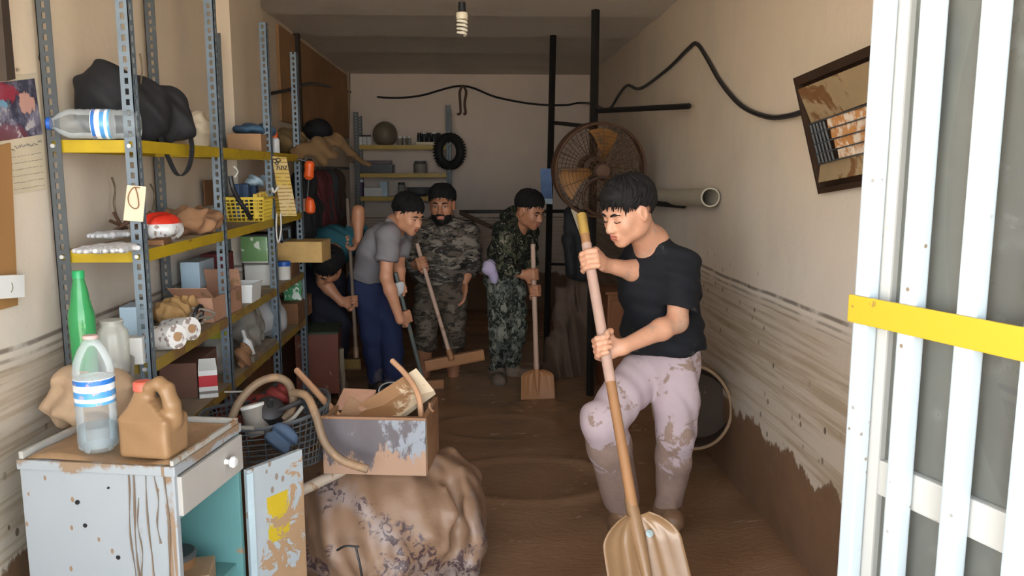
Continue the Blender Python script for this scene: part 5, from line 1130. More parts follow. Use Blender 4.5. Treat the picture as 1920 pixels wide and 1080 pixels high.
mb = MB(); mb.quad8([hq(.035, .76, -.016), hq(.965, .74, -.016), hq(.965, .90, .004), hq(.035, .90, .004)], [hq(.035, .76, -.012), hq(.965, .74, -.012), hq(.965, .90, .007), hq(.035, .90, .007)]); mb.build('reflector', m_hst, htr, False)
tb_ = NT('ceramic_burner'); nb_ = tb_.noise(30, 4); tb_.color(tb_.mix(tb_.step(nb_, .42, .6), (.55, .25, .08), (.78, .66, .52))); tb_.b.inputs['Roughness'].default_value = .7; m_burn = tb_.m
mb = MB()
for i in range(8):
    for j in range(4):
        u0 = .225 + .083 * i + .018 * j; v0 = .40 + .086 * j; hrect(u0, u0 + .062, v0, v0 + .080, -.018, -.004, mb)
        for k in range(3): hrect(u0 + .064, u0 + .078, v0 + .012 + .024 * k, v0 + .026 + .024 * k, -.018, -.010, mb)
mb.build('burner', m_burn, htr, False)
mb = MB()
for i in range(5): mb.tube([hq(.06 + .035 * i, .41, .0), hq(.075 + .04 * i, .74, .0)], .004, 5)
for v_ in (.40, .485, .575, .66, .745): mb.tube([hq(.06, v_, .002), hq(.96, v_ - .012, .002)], .0025, 5)
mb.build('guard', m_steeld, htr)
# tub leaning on the right wall, brown cupboard, jacket, tarpaulin
tb0 = P(1326, 762, 3.72); tub = thing('metal_basin', 'dark round basin leaning on its edge against the right wall', 'basin', (min(tb0.x, 1.045), 3.72, tb0.z), 0, None, None, (R(80), 0, R(-38)))
MB().lathe([(.15, -.10), (.16, -.10), (.195, 0), (.205, .004), (.205, -.004), (.19, -.004), (.155, -.09), (.02, -.092)], n=40).build('body', M('dark_basin', srgb(62, 50, 42), .5, 0, .3, 5, .3), tub, True, world=False)
MB().lathe([(.195, .0), (.208, .003), (.208, .010), (.195, .010), (.195, 0)], n=40, cap=False).build('rim', M('pale_basin_rim', srgb(150, 124, 98), .4, 0, .2, 6), tub, True, world=False)
t = thing('wooden_cupboard', 'reddish brown wooden cupboard beside the iron posts', 'cupboard', (P(1172, 600, 5.3).x, 5.35, -.05), R(4)); m_cup = M('reddish_wood', srgb(126, 78, 46), .55, 0, .3, 4, .2, 5, None, .2, 25, stretch=(1, 1, .2))
MB().box((0, 0, .36), (.30, .30, .72), None, .006).build('carcass', m_cup, t, False, world=False); MB().box((0, -.158, .36), (.26, .016, .64), None, .004).build('door', m_cup, t, False, world=False); MB().box((0, 0, .73), (.34, .34, .02), None, .004).build('top', m_cup, t, False, world=False)
jk = thing('hanging_jacket', 'black jacket with pale and yellow stripes hung on the iron frame', 'jacket', P(1085, 400, 5.30)); s = SDF(.011)
s.chain([P(1074, 398, 5.30), P(1080, 430, 5.30), P(1083, 505, 5.30)], [.05, .075, .085], .04, flat=(Vector((0, 1, 0)), .55)); s.chain([P(1066, 405, 5.28), P(1066, 450, 5.26), P(1072, 510, 5.26)], [.03, .04, .035], .03)
s.build('cloth', m_black, jk, folds(.010, 30, 8, 6, 51))
MB().sheet(lambda u, v: P(1070 + 22 * u + 9 * v, 392 + 60 * u - 2 * v, 5.225 - .0 * u), 6, 1, .004).build('stripe', m_paperc, jk)
s = SDF(.014); c = Vector((P(1075, 600, 5.6).x, 5.62, 0))
for dx_, dy_, h_ in ((-.10, 0, .62), (.0, .05, .72), (.10, -.02, .66)): s.cap(c + Vector((dx_ * 1.5, dy_, -.04)), c + Vector((dx_ * .6, dy_, h_)), .09, .05, .05)
o = s.build('sack', M('dark_brown_tarp', srgb(84, 66, 54), .8, 0, .3, 6), None, folds(.02, 30, 10, 5, 61)); center_origin(o); setp(o, 'dark brown tarpaulin sacks slumped behind the iron posts', 'sacks')
# bulb
bx_ = P(866, 3, 3.9); blb = thing('light_bulb', 'unlit white spiral bulb hanging from the ceiling', 'bulb', bx_)
MB().tube([bx_ + Vector((0, 0, -.005)), Vector((bx_.x + .01, bx_.y, ceil_z(bx_.y) + .01))], .004, 6).build('cord', m_wire, blb)
MB().lathe([(.010, 0), (.017, -.004), (.019, -.045), (.016, -.046)], bx_, 16).build('holder', m_blackp, blb)
MB().lathe([(.016, -.046), (.026, -.05), (.029, -.062), (.026, -.080), (.02, -.082)], bx_, 18).build('ballast', M('cream_plastic', srgb(226, 214, 186), .4), blb)
mb = MB(); mb.tube([bx_ + Vector((.021 * math.cos(a_) * (1 if a_ < 24 else .85), .021 * math.sin(a_), -.078 - .0028 * a_)) for a_ in np.linspace(0, 26, 90)], .0062, 7); mb.build('spiral_tube', M('white_tube', srgb(236, 226, 206), .35), blb)

rc_ = P(732, 724, 5.05); mb = MB(); mb.tube([Vector((rc_.x + .075 * math.cos(a_), rc_.y + .03 * math.sin(a_), .03 + .045 * (1 + math.sin(a_)))) for a_ in np.linspace(0, 2 * PI, 33)[:-1]], .005, 6, loop=True); lone(mb, 'bucket_hoop', m_whitep, 'thin white hoop standing in the mud by the grey-shirted person', 'hoop')
# ================================================================== people
def skin_mat(name, col, mud=.0):
    t = NT(name); g = t.coord(); n = t.noise(14, 4, .6, g)
    c = t.mix(n, tuple(k * .82 for k in col), tuple(min(1, k * 1.12) for k in col)); 
    if mud: c = t.mix(t.math('MULTIPLY', t.step(t.noise(9, 5, .65, g), .72 - mud * .45, .82 - mud * .45), .75), c, srgb(168, 140, 122))
    t.color(c); t.b.inputs['Roughness'].default_value = .5; t.b.inputs['Subsurface Weight'].default_value = .06; t.b.inputs['Subsurface Radius'].default_value = (.012, .005, .003); t.bump(t.noise(120, 3), .04, .002); return t.m
m_skin = skin_mat('skin', srgb(206, 148, 116)); m_skind = skin_mat('skin_tan', srgb(176, 122, 92)); m_skinm = skin_mat('skin_dusty', srgb(205, 152, 124), .35)
m_hair = M('black_hair', (.007, .006, .006), .75, 0, .5, 30, 0, 1, None, .5, 90, stretch=(1, 1, .35), spec=.3)
m_lip = M('lips', srgb(170, 98, 84), .5, bump=0); m_eyew = M('eye_white', (.6, .57, .53), .3, bump=0); m_iris = M('dark_iris', (.015, .01, .008), .2, bump=0)
class Head:
    def __init__(s, c, fwd, up=(0, 0, 1), sc=1.0, roll=0):
        s.c = Vector(c); s.f = Vector(fwd).normalized(); u = Vector(up); u = (u - s.f * u.dot(s.f)).normalized(); s.r = s.f.cross(u); s.u = u; s.k = sc
        if roll: q = Matrix.Rotation(roll, 3, s.f); s.u = q @ s.u; s.r = q @ s.r
        s.B = basis(s.r, s.f, s.u)
    def T(s, x, y, z): return s.c + s.B @ Vector((x, y, z)) * s.k
    def add(s, d):
        k = s.k; T = s.T; B = s.B
        def e(c, r, kk=.02, op='u'): d.ell(T(*c), [q * k for q in r], B, kk * k, op)
        e((0, -.018, .028), (.074, .094, .086)); e((0, .028, -.03), (.060, .066, .080), .03); e((0, .066, -.094), (.024, .022, .020), .03)
        for x in (-1, 1):
            e((x * .046, .012, -.062), (.022, .034, .026), .03); e((x * .036, .058, -.024), (.026, .026, .024), .025)
        d.cap(T(-.034, .080, .022), T(.034, .080, .022), .013 * k, .013 * k, .018 * k)
        for x in (-1, 1): e((x * .031, .100, .002), (.019, .017, .013), .014, 's')
        d.chain([T(0, .083, .010), T(0, .098, -.012), T(0, .110, -.030)], [.0085 * k, .0095 * k, .0125 * k], .012 * k)
        for x in (-1, 1): e((x * .012, .099, -.035), (.0095, .011, .008), .008)
        d.cap(T(-.016, .088, -.058), T(.016, .088, -.058), .0085 * k, .0085 * k, .010 * k); d.cap(T(-.014, .088, -.071), T(.014, .088, -.071), .0085 * k, .0085 * k, .010 * k)
        e((0, .102, -.0645), (.020, .010, .0022), .004, 's')
        for x in (-1, 1): 
            e((x * .076, -.006, -.004), (.010, .020, .032), .012); e((x * .084, .000, -.002), (.006, .011, .019), .006, 's')
        for x in (-1, 1): e((x * .031, .0775, .002), (.0165, .012, .0125), .004)     # eyelids
    def details(s, root, closed=False, hair=None, brow=1.0, beard=False):
        k, T = s.k, s.T
        mb = MB()
        for x in (-1, 1):
            m = MB(); m.tube(spline([T(x * .013, .096, .021), T(x * .030, .094, .0265), T(x * .047, .080, .0205)], 4), [.0022 * k + .0026 * k * math.sin(PI * min(1, .15 + .8 * i / 8)) for i in range(9)], 6); m.build('eyebrow', m_hair, root)
        for x in (-1, 1):
            if closed:
                m = MB(); m.tube(spline([T(x * .017, .0895, -.003), T(x * .031, .0925, -.0065), T(x * .045, .083, -.003)], 4), .0018 * k, 5); m.build('eyelash', m_hair, root)
            else:
                d = SDF(.0022 * k); d.ell(T(x * .031, .0815, .001), [.0120 * k, .0098 * k, .0048 * k], s.B); e_ = d.build('eye', m_eyew, root)
                d = SDF(.0015 * k); d.ell(T(x * .031 - .001, .0905, .0005), [.0055 * k, .0020 * k, .0045 * k], s.B); d.build('iris', m_iris, e_)
                m = MB(); m.tube(spline([T(x * .017, .0895, .006), T(x * .031, .0935, .0072), T(x * .046, .082, .005)], 4), .0016 * k, 5); m.build('eyelash', m_hair, root)
        d = SDF(.0025 * k); d.cap(T(-.015, .0915, -.0595), T(.015, .0915, -.0595), .0068 * k, .0068 * k, .004 * k); d.cap(T(-.013, .0915, -.0705), T(.013, .0915, -.0705), .0068 * k, .0068 * k, .004 * k); d.ell(T(0, .103, -.065), (.022 * k, .012 * k, .0016 * k), s.B, .002, 's')
        d.build('lips', m_lip, root)
        if beard:
            d = SDF(.004 * k); d.ell(T(0, .030, -.062), [.066 * k, .064 * k, .062 * k], s.B, .02 * k); d.ell(T(0, .066, -.098), [.030 * k, .028 * k, .024 * k], s.B, .02 * k)
            d.ell(T(0, .080, -.025), [.042 * k, .055 * k, .032 * k], s.B, .012 * k, 's'); d.ell(T(0, .105, -.066), [.021 * k, .016 * k, .010 * k], s.B, .006 * k, 's'); d.ell(T(0, -.05, -.06), [.09 * k, .06 * k, .08 * k], s.B, .01, 's')
            d.cap(T(-.024, .0935, -.0525), T(0, .1000, -.0465), .0055 * k, .006 * k, .004 * k); d.cap(T(.024, .0935, -.0525), T(0, .1000, -.0465), .0055 * k, .006 * k, .004 * k)
            d.build('beard', m_hair, root, folds(.0015, 90, 90, 60, 5))
    def hair(s, root, fringe=80, slope=.40, puff=1.0, name='hair', mat=None, extra=(), seed=1, tex=.003, N=300, sweep=.35, lock=.0062):
        """a close cap of hair overlaid with tapering locks that end in an uneven hairline"""
        k, T = s.k, s.T; d = SDF(.0045 * k); rx, ry, rz = .081 * puff, .099 * puff, .090 * puff
        fz = .040 + rz * math.cos(R(fringe)); n = s.B @ Vector((0, slope, -1)).normalized()
        d.ell(T(0, -.020, .040), [rx * k, ry * k, rz * k], s.B, .01, 'u', (T(0, .075, fz + .006), n))
        for c, r in extra: d.ell(T(*c), [q * k for q in r], s.B, .018 * k)
        me = d.mesh(name, folds(tex, 70, 70, 20, seed, 1.2))
        mb = MB(); mb.v = [tuple(v.co) for v in me.vertices]; mb.f = [tuple(f.vertices) for f in me.polygons]; mb.mi = [0] * len(mb.f); bpy.data.meshes.remove(me)
        rg = random.Random(seed)
        def end(az): e = fringe + 70 * (1 - math.cos(az)) / 2; return e - 34 * math.exp(-((abs(az) - PI / 2 - .08) / .40) ** 2)
        for i in range(N):
            az = rg.uniform(-PI, PI); t1 = end(az) + rg.gauss(0, 6); t0 = rg.uniform(0, .72) * t1; sw = sweep * rg.uniform(.4, 1.2); L = rg.uniform(.6, 1.0); pts = []
            lift = rg.uniform(.0, .05)
            for j in range(6):
                q = j / 5; th = R(t0 + (t1 - t0) * q * L if t0 > 10 else t0 + (t1 - t0) * q); a_ = az + sw * (q - .6) * math.sin(th); f_ = 1.0 + lift * math.sin(PI * min(1, q * .9 + .1)) + (.03 * (q if abs(az) < 1 else 0))
                pts.append(T(rx * f_ * math.sin(th) * math.sin(a_), -.020 + ry * f_ * math.sin(th) * math.cos(a_), .040 + rz * f_ * math.cos(th)))
            w_ = lock * k * rg.uniform(.7, 1.2); mb.tube(pts, [w_ * .5, w_, w_, w_ * .85, w_ * .6, w_ * .15], 5)
        return link(name, (lambda m: (m.from_pydata(mb.v, [], mb.f), m.update(), m)[2])(bpy.data.meshes.new(name)), mat or m_hair, root, 'all')
def grip(d, Pn, u, elbow, side, rh=.017, sc=1.0, r=None, flip=1):
    """hand closed round a bar: palm, four curled fingers, thumb; returns the wrist"""
    u = Vector(u).normalized(); w_ = Vector(elbow) - Vector(Pn); w_ = (w_ - u * w_.dot(u)).normalized()
    a_ = math.atan2(.030, .062); t = -(Matrix.Rotation(side * a_, 3, u) @ w_); n = u.cross(t) * side
    if (n * .030 - t * .062).dot(w_) < (-n * .030 - t * .062).dot(w_): n = -n
    P_ = Vector(Pn); R0 = rh + .0095 * sc
    d.ell(P_ + n * (rh + .015 * sc) - t * .012 * sc, [.041 * sc, .015 * sc, .042 * sc], basis(u, n, t), .012)
    for i in range(4):
        o = u * (i - 1.5) * .0195 * sc; rr = [.0105, .0100, .0092, .0082][0:4]; L = [1, 1.06, 1.0, .88][i]
        pts = [P_ + o + (n * math.cos(R(a)) + t * math.sin(R(a))) * (R0 + ex) for a, ex in ((28, .010 * sc), (78 * L, .003), (128 * L, 0), (178 * L, .001), (215 * L, .002))]
        d.chain(pts, [.0115 * sc, .0105 * sc, .0098 * sc, .0090 * sc, .0080 * sc], .004)
    pts = [P_ + n * (rh + .013 * sc) - t * .034 * sc + u * flip * .030 * sc, P_ + (n * math.cos(R(-50)) + t * math.sin(R(-50))) * (R0 + .005) + u * flip * .050 * sc, P_ + (n * math.cos(R(-100)) + t * math.sin(R(-100))) * (R0 + .001) + u * flip * .052 * sc, P_ + (n * math.cos(R(-150)) + t * math.sin(R(-150))) * R0 + u * flip * .044 * sc]
    d.chain(pts, [.015 * sc, .0125 * sc, .0112 * sc, .0095 * sc], .008)
    wr = P_ + n * (rh + .017 * sc) - t * .066 * sc
    d.cap(P_ + n * (rh + .015 * sc) - t * .035 * sc, wr, .026 * sc, .024 * sc, .02, flat=(n, .72)); return wr
def open_hand(d, wr, dr, pn, sc=1.0, thumb=1):
    """relaxed hanging hand: dr down the hand, pn out of the palm"""
    dr = Vector(dr).normalized(); pn = Vector(pn); pn = (pn - dr * pn.dot(dr)).normalized(); sd = dr.cross(pn); wr = Vector(wr)
    d.ell(wr + dr * .05 * sc, [.040 * sc, .014 * sc, .048 * sc], basis(sd, pn, dr), .015)
    for i in range(4):
        o = sd * (i - 1.5) * .0195 * sc; L = (.070, .080, .075, .060)[i] * sc; b = wr + dr * .088 * sc + o
        d.chain([b, b + dr * L * .45 + pn * .006, b + dr * L * .75 + pn * .018 * sc, b + dr * L * .92 + pn * .034 * sc], [.0100 * sc, .0094 * sc, .0088 * sc, .0078 * sc], .004)
    b = wr + dr * .03 * sc + sd * thumb * .03 * sc
    d.chain([b, b + dr * .03 * sc + sd * thumb * .022 * sc + pn * .008, b + dr * .058 * sc + sd * thumb * .028 * sc + pn * .016], [.014 * sc, .0115 * sc, .0095 * sc], .008)
def frame_(spine, side):
    sp = Vector(spine).normalized(); sd = Vector(side); sd = (sd - sp * sd.dot(sp)).normalized(); return basis(sd, sp.cross(sd), sp)
def arm(d, sh, el, wr, k=1.0): d.chain([sh, (sh + el) / 2, el], [.050 * k, .044 * k, .037 * k], .02); d.chain([el, el + (wr - el) * .3, wr], [.038 * k, .039 * k, .026 * k], .02)
def shell_torso(d, pel, che, nk, side, k=1.0, inf=0.0, wid=1.0):
    Bq = frame_(che - pel, side)
    d.ell(che, [(.165 * wid + inf) * k, (.108 + inf) * k, (.17 + inf) * k], Bq, .05); d.ell((che + pel) / 2, [(.145 * wid + inf) * k, (.102 + inf) * k, (.17 + inf) * k], Bq, .06)
    d.ell(pel, [(.158 * wid + inf) * k, (.115 + inf) * k, (.12 + inf) * k], Bq, .05); return Bq
def leg(d, hip, kn, an, k=1.0, r=(.088, .066, .062, .045), bl=.04, cut=None):
    m = kn + (an - kn) * .3; d.chain([hip, (hip + kn) / 2, kn], [r[0] * k, (r[0] + r[1]) / 2 * k, r[1] * k], bl); d.cap(kn, m, r[1] * k, r[2] * k, bl); d.cap(m, an, r[2] * k, r[3] * k, bl, 'u', cut)
def foot(name, an, toe, mat, root, k=1.0, r=.045, tall=.10, h=.006):
    d = SDF(h); up = Vector((0, 0, 1)); f = (toe - an); f.z = 0; heel = an - f.normalized() * .05 * k
    d.chain([Vector((heel.x, heel.y, toe.z)), Vector((an.x, an.y, toe.z)), toe - f * .1, toe], [.034 * k, r * k, r * .95 * k, r * .75 * k], .03); d.chain([an + up * tall * k, an - up * .0, Vector((an.x, an.y, toe.z))], [.048 * k, .046 * k, .044 * k], .04)
    return d.build(name, mat, root, folds(.002, 40, 40, 60, 7))
def cloth_mat(name, col, mud=.2, ms=6, hi=None, zfade=None, rough=.85, mudcol=None, wet=None):
    t = NT(name); g = t.coord(); n = t.noise(5, 4, .6, g); c = t.mix(n, tuple(k * .82 for k in col), tuple(min(1, k * 1.1) for k in col)); nm = t.noise(ms, 6, .65, g, .4); v = nm
    if zfade:
        z = t.node('ShaderNodeSeparateXYZ'); t.l.new(t.coord(world=True), z.inputs[0]); v = t.math('ADD', nm, t.math('MULTIPLY', t.math('SUBTRACT', 1.0, t.step(z.outputs[2], zfade[0], zfade[1])), zfade[2]))
    k = t.step(v, .70 - mud * .4, .75 - mud * .4); mc = mudcol or (.235, .145, .09); n2 = t.noise(ms * 5, 3, .6, g)
    c = t.mix(t.math('MULTIPLY', k, .85), c, t.mix(n2, tuple(q * .75 for q in mc), tuple(q * 1.3 for q in mc))); t.color(c); t.b.inputs['Roughness'].default_value = rough; t.b.inputs['Specular IOR Level'].default_value = .25
    t.bump(t.noise(60, 3, .6, g), .15, .003); return t.m
def camo_mat(name, cols, scale=18, stretch=(.45, .45, 1.6)):
    t = NT(name); g = t.coord(stretch); n = t.noise(scale, 3, .55, g, 1.2); n2 = t.noise(scale * .8, 3, .6, t.coord((stretch[0] * 1.1, stretch[1] * .9, stretch[2] * .8)), .8)
    c = t.mix(t.step(n, .50, .52), cols[0], cols[1]); c = t.mix(t.step(n2, .55, .57), c, cols[2]); c = t.mix(t.step(t.noise(scale * 1.3, 2, .5, g, 1.5), .62, .64), c, cols[3]); t.color(c); t.b.inputs['Roughness'].default_value = .9; t.b.inputs['Specular IOR Level'].default_value = .2; return t.m
def shovel(label, top, sock, tip, nrm, wid, mats, rh=.0165, collar=True, blade_l=None, flare=1.0):
    """wooden handle, socket and a dished square-mouth blade facing nrm"""
    top, sock, tip = Vector(top), Vector(sock), Vector(tip); ax = (tip - sock).normalized(); L = (tip - sock).length
    nrm = Vector(nrm); nrm = (nrm - ax * nrm.dot(ax)).normalized(); sd = ax.cross(nrm)
    t = thing('shovel', label, 'shovel', tip)
    MB().tube([top, top + (sock - top) * .5, sock + ax * L * .06], [rh * .95, rh, rh * 1.02], 14).build('handle', mats[0], t)
    MB().tube([sock - ax * .04, sock + ax * .02, sock + ax * L * .22, sock + ax * L * .6, sock + ax * L * .86], [rh * 1.12, rh * 1.3, rh * 1.25, rh * .8, .004], 12).build('socket', mats[1], t)
    mb = MB(); NU, NV = 26, 26
    def bl(u, v):
        e = v * 2 - 1; w_ = wid * .5 * (min(1, .30 + .70 * math.sin(min(1, u / .22) * PI / 2) ** .8)) * (.90 + .10 * u * flare)
        x = e * w_; dish = .035 * (abs(e) ** 2.2) * (1.25 - .8 * u); ridge = 0
        for c, a in ((.34, .013), (-.34, .013), (.66, .009), (-.66, .009)): ridge += a * math.exp(-((e - c * (.85 + .3 * u)) / .10) ** 2) * max(0, 1 - u * 1.15) * min(1, u * 8)
        back = .03 * max(0, 1 - u * 5)
        return sock + ax * L * (.04 + .96 * u) + sd * x + nrm * (dish - .006 + ridge + back * .4)
    mb.sheet(bl, NU, NV, .0035); b = mb.build('blade', mats[1], t, 'all')
    return t
m_handw = M('muddy_wood_handle', srgb(190, 160, 142), .6, 0, .15, 7, .25, 7, srgb(150, 118, 98), .15, 40, stretch=(1, 1, .3))
m_handt = M('tan_wood_handle', srgb(160, 116, 78), .6, 0, .2, 7, .3, 7, None, .15, 40, stretch=(1, 1, .3))
m_blade_s = M('wet_mud_blade', (.30, .175, .088), .26, .05, .15, 6, 0, 1, None, .15, 20, spec=.6)
# ------------------------------------------------------------------ the boy in front
HT, HS = P(1090, 402, 2.92), P(1187, 958, 2.40)
hd = (HS - HT)
def on_handle(py):
    best = None
    for q in np.linspace(0, 1, 400):
        p = HT + hd * q; e = abs(proj(p)[1] - py)
        if best is None or e < best[0]: best = (e, p)
    return best[1]
hu = hd.normalized()
tipb = HS + Vector((hu.x * .40 + .012, hu.y * .40 - .04, hu.z * .40))
sho = shovel('large mud-coated shovel held by the boy in the black shirt', HT, HS, tipb, (.05, -.75, .66), .275, (m_handt, m_blade_s), .0175)
MB().tube([on_handle(458), on_handle(500), on_handle(640), on_handle(716)], .0186, 14).build('mud_sleeve', M('pinkish_dry_mud', srgb(184, 152, 138), .7, 0, .15, 8), [c for c in sho.children if c.name.startswith('handle')][0])
MB().tube([on_handle(402), on_handle(425), on_handle(440)], .0182, 12).build('yellow_grip', M('yellow_tape', srgb(164, 132, 66), .6), [c for c in sho.children if c.name.startswith('handle')][0])
mb = MB(); q_ = HS + hu * .06 + Vector((.035, -.02, .0)); mb.lathe([(.003, 0), (.011, .001), (.012, .005), (.003, .007)], q_ + Vector((.0, -.006, .0)), 14, Vector((.05, -.75, .66)).to_track_quat('Z', 'Y').to_matrix()); mb.build('rivet', M('bare_rivet', srgb(176, 196, 200), .25, .3), sho)
boy = thing('person', 'person in black T-shirt and pale muddy trousers pushing a large shovel', 'person', PZ(1230, 985))
bsd = Vector((-.62, .78, 0))                                             # towards his right
nk, che, pel = P(1222, 452, 2.96), P(1238, 540, 3.00), P(1250, 672, 3.06)
shL, shR = P(1276, 502, 2.90), P(1190, 498, 3.08)
elL = P(1270, 604, 2.82); elR = P(1206, 512, 2.98)
gL, gR = on_handle(650), on_handle(492)
hdB = Head(P(1177, 397, 2.84), (-.80, -.52, -.36), (.02, 0, 1), .96)
d = SDF(.0042); hdB.add(d)
d.cap(nk + Vector((0, 0, -.02)), hdB.T(0, -.03, -.06), .056, .054, .03)
d.chain([pel, che, nk], [.07, .08, .06], .04); d.cap(shL, shR, .05, .05, .04)
wL = grip(d, gL, hu, elL, 1, .019, .98, flip=-1); wR = grip(d, gR, hu, elR, -1, .019, .98, flip=-1)
arm(d, shL, elL, wL, .98); arm(d, shR, elR, wR, .95)
legs = [(P(1268, 690, 3.03), P(1268, 815, 3.02), P(1252, 950, 3.14)), (P(1212, 690, 3.10), P(1130, 790, 2.96), P(1166, 938, 3.14))]
for h_, k_, a_ in legs: d.chain([h_, k_, a_], [.06, .05, .035], .03)
d.build('body', m_skinm, boy)
hdB.details(boy, True)
hdB.hair(boy, 86, .36, 1.07, extra=(((.0, .05, .085), (.055, .045, .035)),), seed=4, N=420, sweep=.6, lock=.0068)
sts = SDF(.006); Bq = shell_torso(sts, pel + Vector((-.015, -.01, .04)), che + Vector((-.012, -.01, 0)), nk, bsd, .96, .016, .98)
sts.cap(shL, shR, .058, .058, .05); sts.cap(shL, nk, .055, .045, .05); sts.cap(shR, nk, .05, .045, .05)
cl_ = shL + (elL - shL) * .80; sts.cap(shL, elL, .066, .064, .03, 'u', (cl_, (elL - shL).normalized()))
cr_ = shR + (elR - shR) * .8; sts.cap(shR, elR + (elR - shR), .062, .060, .03, 'u', (P(1170, 500, 2.98), (elR - shR + Vector((-.35, -.25, 0))).normalized()))
sts.cap(nk + Vector((-.03, -.03, .01)), hdB.T(0, -.02, -.10), .060, .072, .008, 's'); sts.cap(shL + (elL - shL) * .82, elL, .052, .052, .006, 's')
zh = P(1245, 657, 2.98).z; sts.ell(P(1244, 630, 3.01), (.165, .132, .13), frame_(Vector((0, 0, 1)), bsd), .05); sts.post = [(P(1247, 655, 3.0), Vector((.05, .0, -1)).normalized())]
m_tee = cloth_mat('black_cotton', (.0095, .0105, .014), .22, 9, None, None, .85, srgb(64, 64, 62))
sts.build('shirt', m_tee, boy, folds(.0065, 14, 10, 34, 8, 1.0))
bt = SDF(.006); bt.ell(pel + Vector((0, 0, .03)), (.138, .108, .12), frame_(Vector((0, 0, 1)), bsd), .05)
for i, (h_, k_, a_) in enumerate(legs): leg(bt, h_, k_, a_, 1.0, (.090, .076, .072, .056) if i == 0 else (.092, .082, .082, .070), .025)
m_lav = cloth_mat('lavender_cotton', srgb(186, 168, 174), .30, 9, None, (.2, .62, .26), .9, (.25, .165, .12))
bt.build('trousers', m_lav, boy, folds(.0055, 26, 22, 14, 9, 1.0))
m_mudfoot = M('mud_covered_foot', (.20, .115, .068), .4, 0, .25, 9, 0, 1, None, .3, 30)
foot('shoe', legs[0][2] + Vector((0, 0, -.01)), P(1262, 985, 3.05) * 1 + Vector((0, 0, .012)), m_mudfoot, boy, 1.0, .046, .03); foot('shoe', legs[1][2], Vector((PZ(1150, 972).x, 3.06, .012)), m_mudfoot, boy, 1.0, .046, .03)
# ------------------------------------------------------------------ man in the grey shirt
m_alu = M('grey_metal_handle', srgb(116, 126, 124), .45, .4, .2, 6, .3, 8)
def squeegee(label, top, foot_, a, b, mats, rh=.013, th=.035, ht=.06, wname='blade'):
    top, foot_, a, b = map(Vector, (top, foot_, a, b)); t = thing('floor_squeegee', label, 'squeegee', (a + b) / 2)
    MB().tube([top, (top + foot_) / 2, foot_], rh, 10).build('handle', mats[0], t)
    ux_ = (b - a).normalized(); uz_ = Vector((0, 0, 1)); uz_ = (uz_ - ux_ * uz_.dot(ux_)).normalized(); uy_ = uz_.cross(ux_)
    MB().box((a + b) / 2 + uz_ * ht / 2, ((b - a).length, th, ht), basis(ux_, uy_, uz_), .006).build('head', mats[1], t, False)
    MB().box((a + b) / 2 + uz_ * .005, ((b - a).length * 1.01, th * .4, .03), basis(ux_, uy_, uz_), .002).build('rubber_strip', mats[2], t, False)
    MB().tube([foot_ + (top - foot_).normalized() * .06, foot_ - (top - foot_).normalized() * .01], rh * 1.5, 10).build('socket', mats[2], t); return t
m_mudhead = M('mud_coated_wood', srgb(168, 118, 78), .5, 0, .2, 6, .3, 7)
g0, g1 = P(749, 540, 5.02), P(789, 694, 5.02); gu = (g1 - g0).normalized()
gt = g0 - gu * .10; gf = P(797, 712, 5.13)
squeegee('squeegee with a grey handle pushed by the man in the grey shirt', gt, Vector((gf.x, gf.y, .05)), PZ(782, 731) + Vector((0, 0, .0)), PZ(832, 727) + Vector((0, 0, .0)), (m_alu, m_mudhead, m_mudfoot))
gm_ = thing('person', 'person in grey polo shirt and dark blue trousers bending over a squeegee', 'person', PZ(708, 722))
nk, che, pel = P(742, 420, 5.12), P(714, 462, 5.20), P(690, 535, 5.36); gsd = Vector((-.35, -.93, .1)) * -1
shN, shF = P(728, 444, 4.98), P(752, 440, 5.28)                # near and far shoulder
elN, elF = P(724, 520, 4.92), P(747, 495, 5.20)
hN, hF = g0 + (g1 - g0) * .33, g0
hN = P(760, 594, 5.02)
hdG = Head(P(766, 402, 5.03), (.70, -.60, -.38), (-.02, 0, 1), 1.0)
d = SDF(.0046); hdG.add(d); d.cap(nk, hdG.T(0, -.03, -.06), .058, .055, .03); d.chain([pel, che, nk], [.07, .08, .06], .04); d.cap(shN, shF, .05, .05, .04)
wN = grip(d, hN, gu, elN, 1, .014, 1.0); wF = grip(d, hF, gu, elF, -1, .014, 1.0); arm(d, shN, elN, wN, 1.0); arm(d, shF, elF, wF, 1.0)
glg = [(P(690, 545, 5.30), P(699, 630, 5.32), P(708, 712, 5.40)), (P(716, 545, 5.38), P(734, 630, 5.30), P(738, 712, 5.30))]
for h_, k_, a_ in glg: d.chain([h_, k_, a_], [.06, .05, .035], .03)
d.build('body', m_skin, gm_); hdG.details(gm_); hdG.hair(gm_, 84, .40, 1.05, seed=6)
s_ = SDF(.0075); shell_torso(s_, pel + Vector((.0, 0, .03)), che, nk, gsd, 1.0, .014, .95); s_.cap(shN, shF, .06, .06, .05); s_.cap(shN, nk, .055, .05, .05)
c_ = shN + (elN - shN) * .62; s_.cap(shN, elN, .074, .070, .03, 'u', (c_, (elN - shN).normalized())); c_ = shF + (elF - shF) * .8; s_.cap(shF, elF, .07, .068, .03, 'u', (c_, (elF - shF).normalized()))
s_.cap(nk + Vector((.02, 0, .0)), hdG.T(0, -.01, -.10), .060, .066, .008, 's'); pn_ = (pel - che).normalized(); s_.post = [(P(690, 520, 5.3), (pn_ + Vector((0, 0, -.9))).normalized())]
m_greyt = cloth_mat('grey_cotton', srgb(134, 130, 134), .0, 6); s_.build('shirt', m_greyt, gm_, folds(.006, 20, 14, 24, 12))
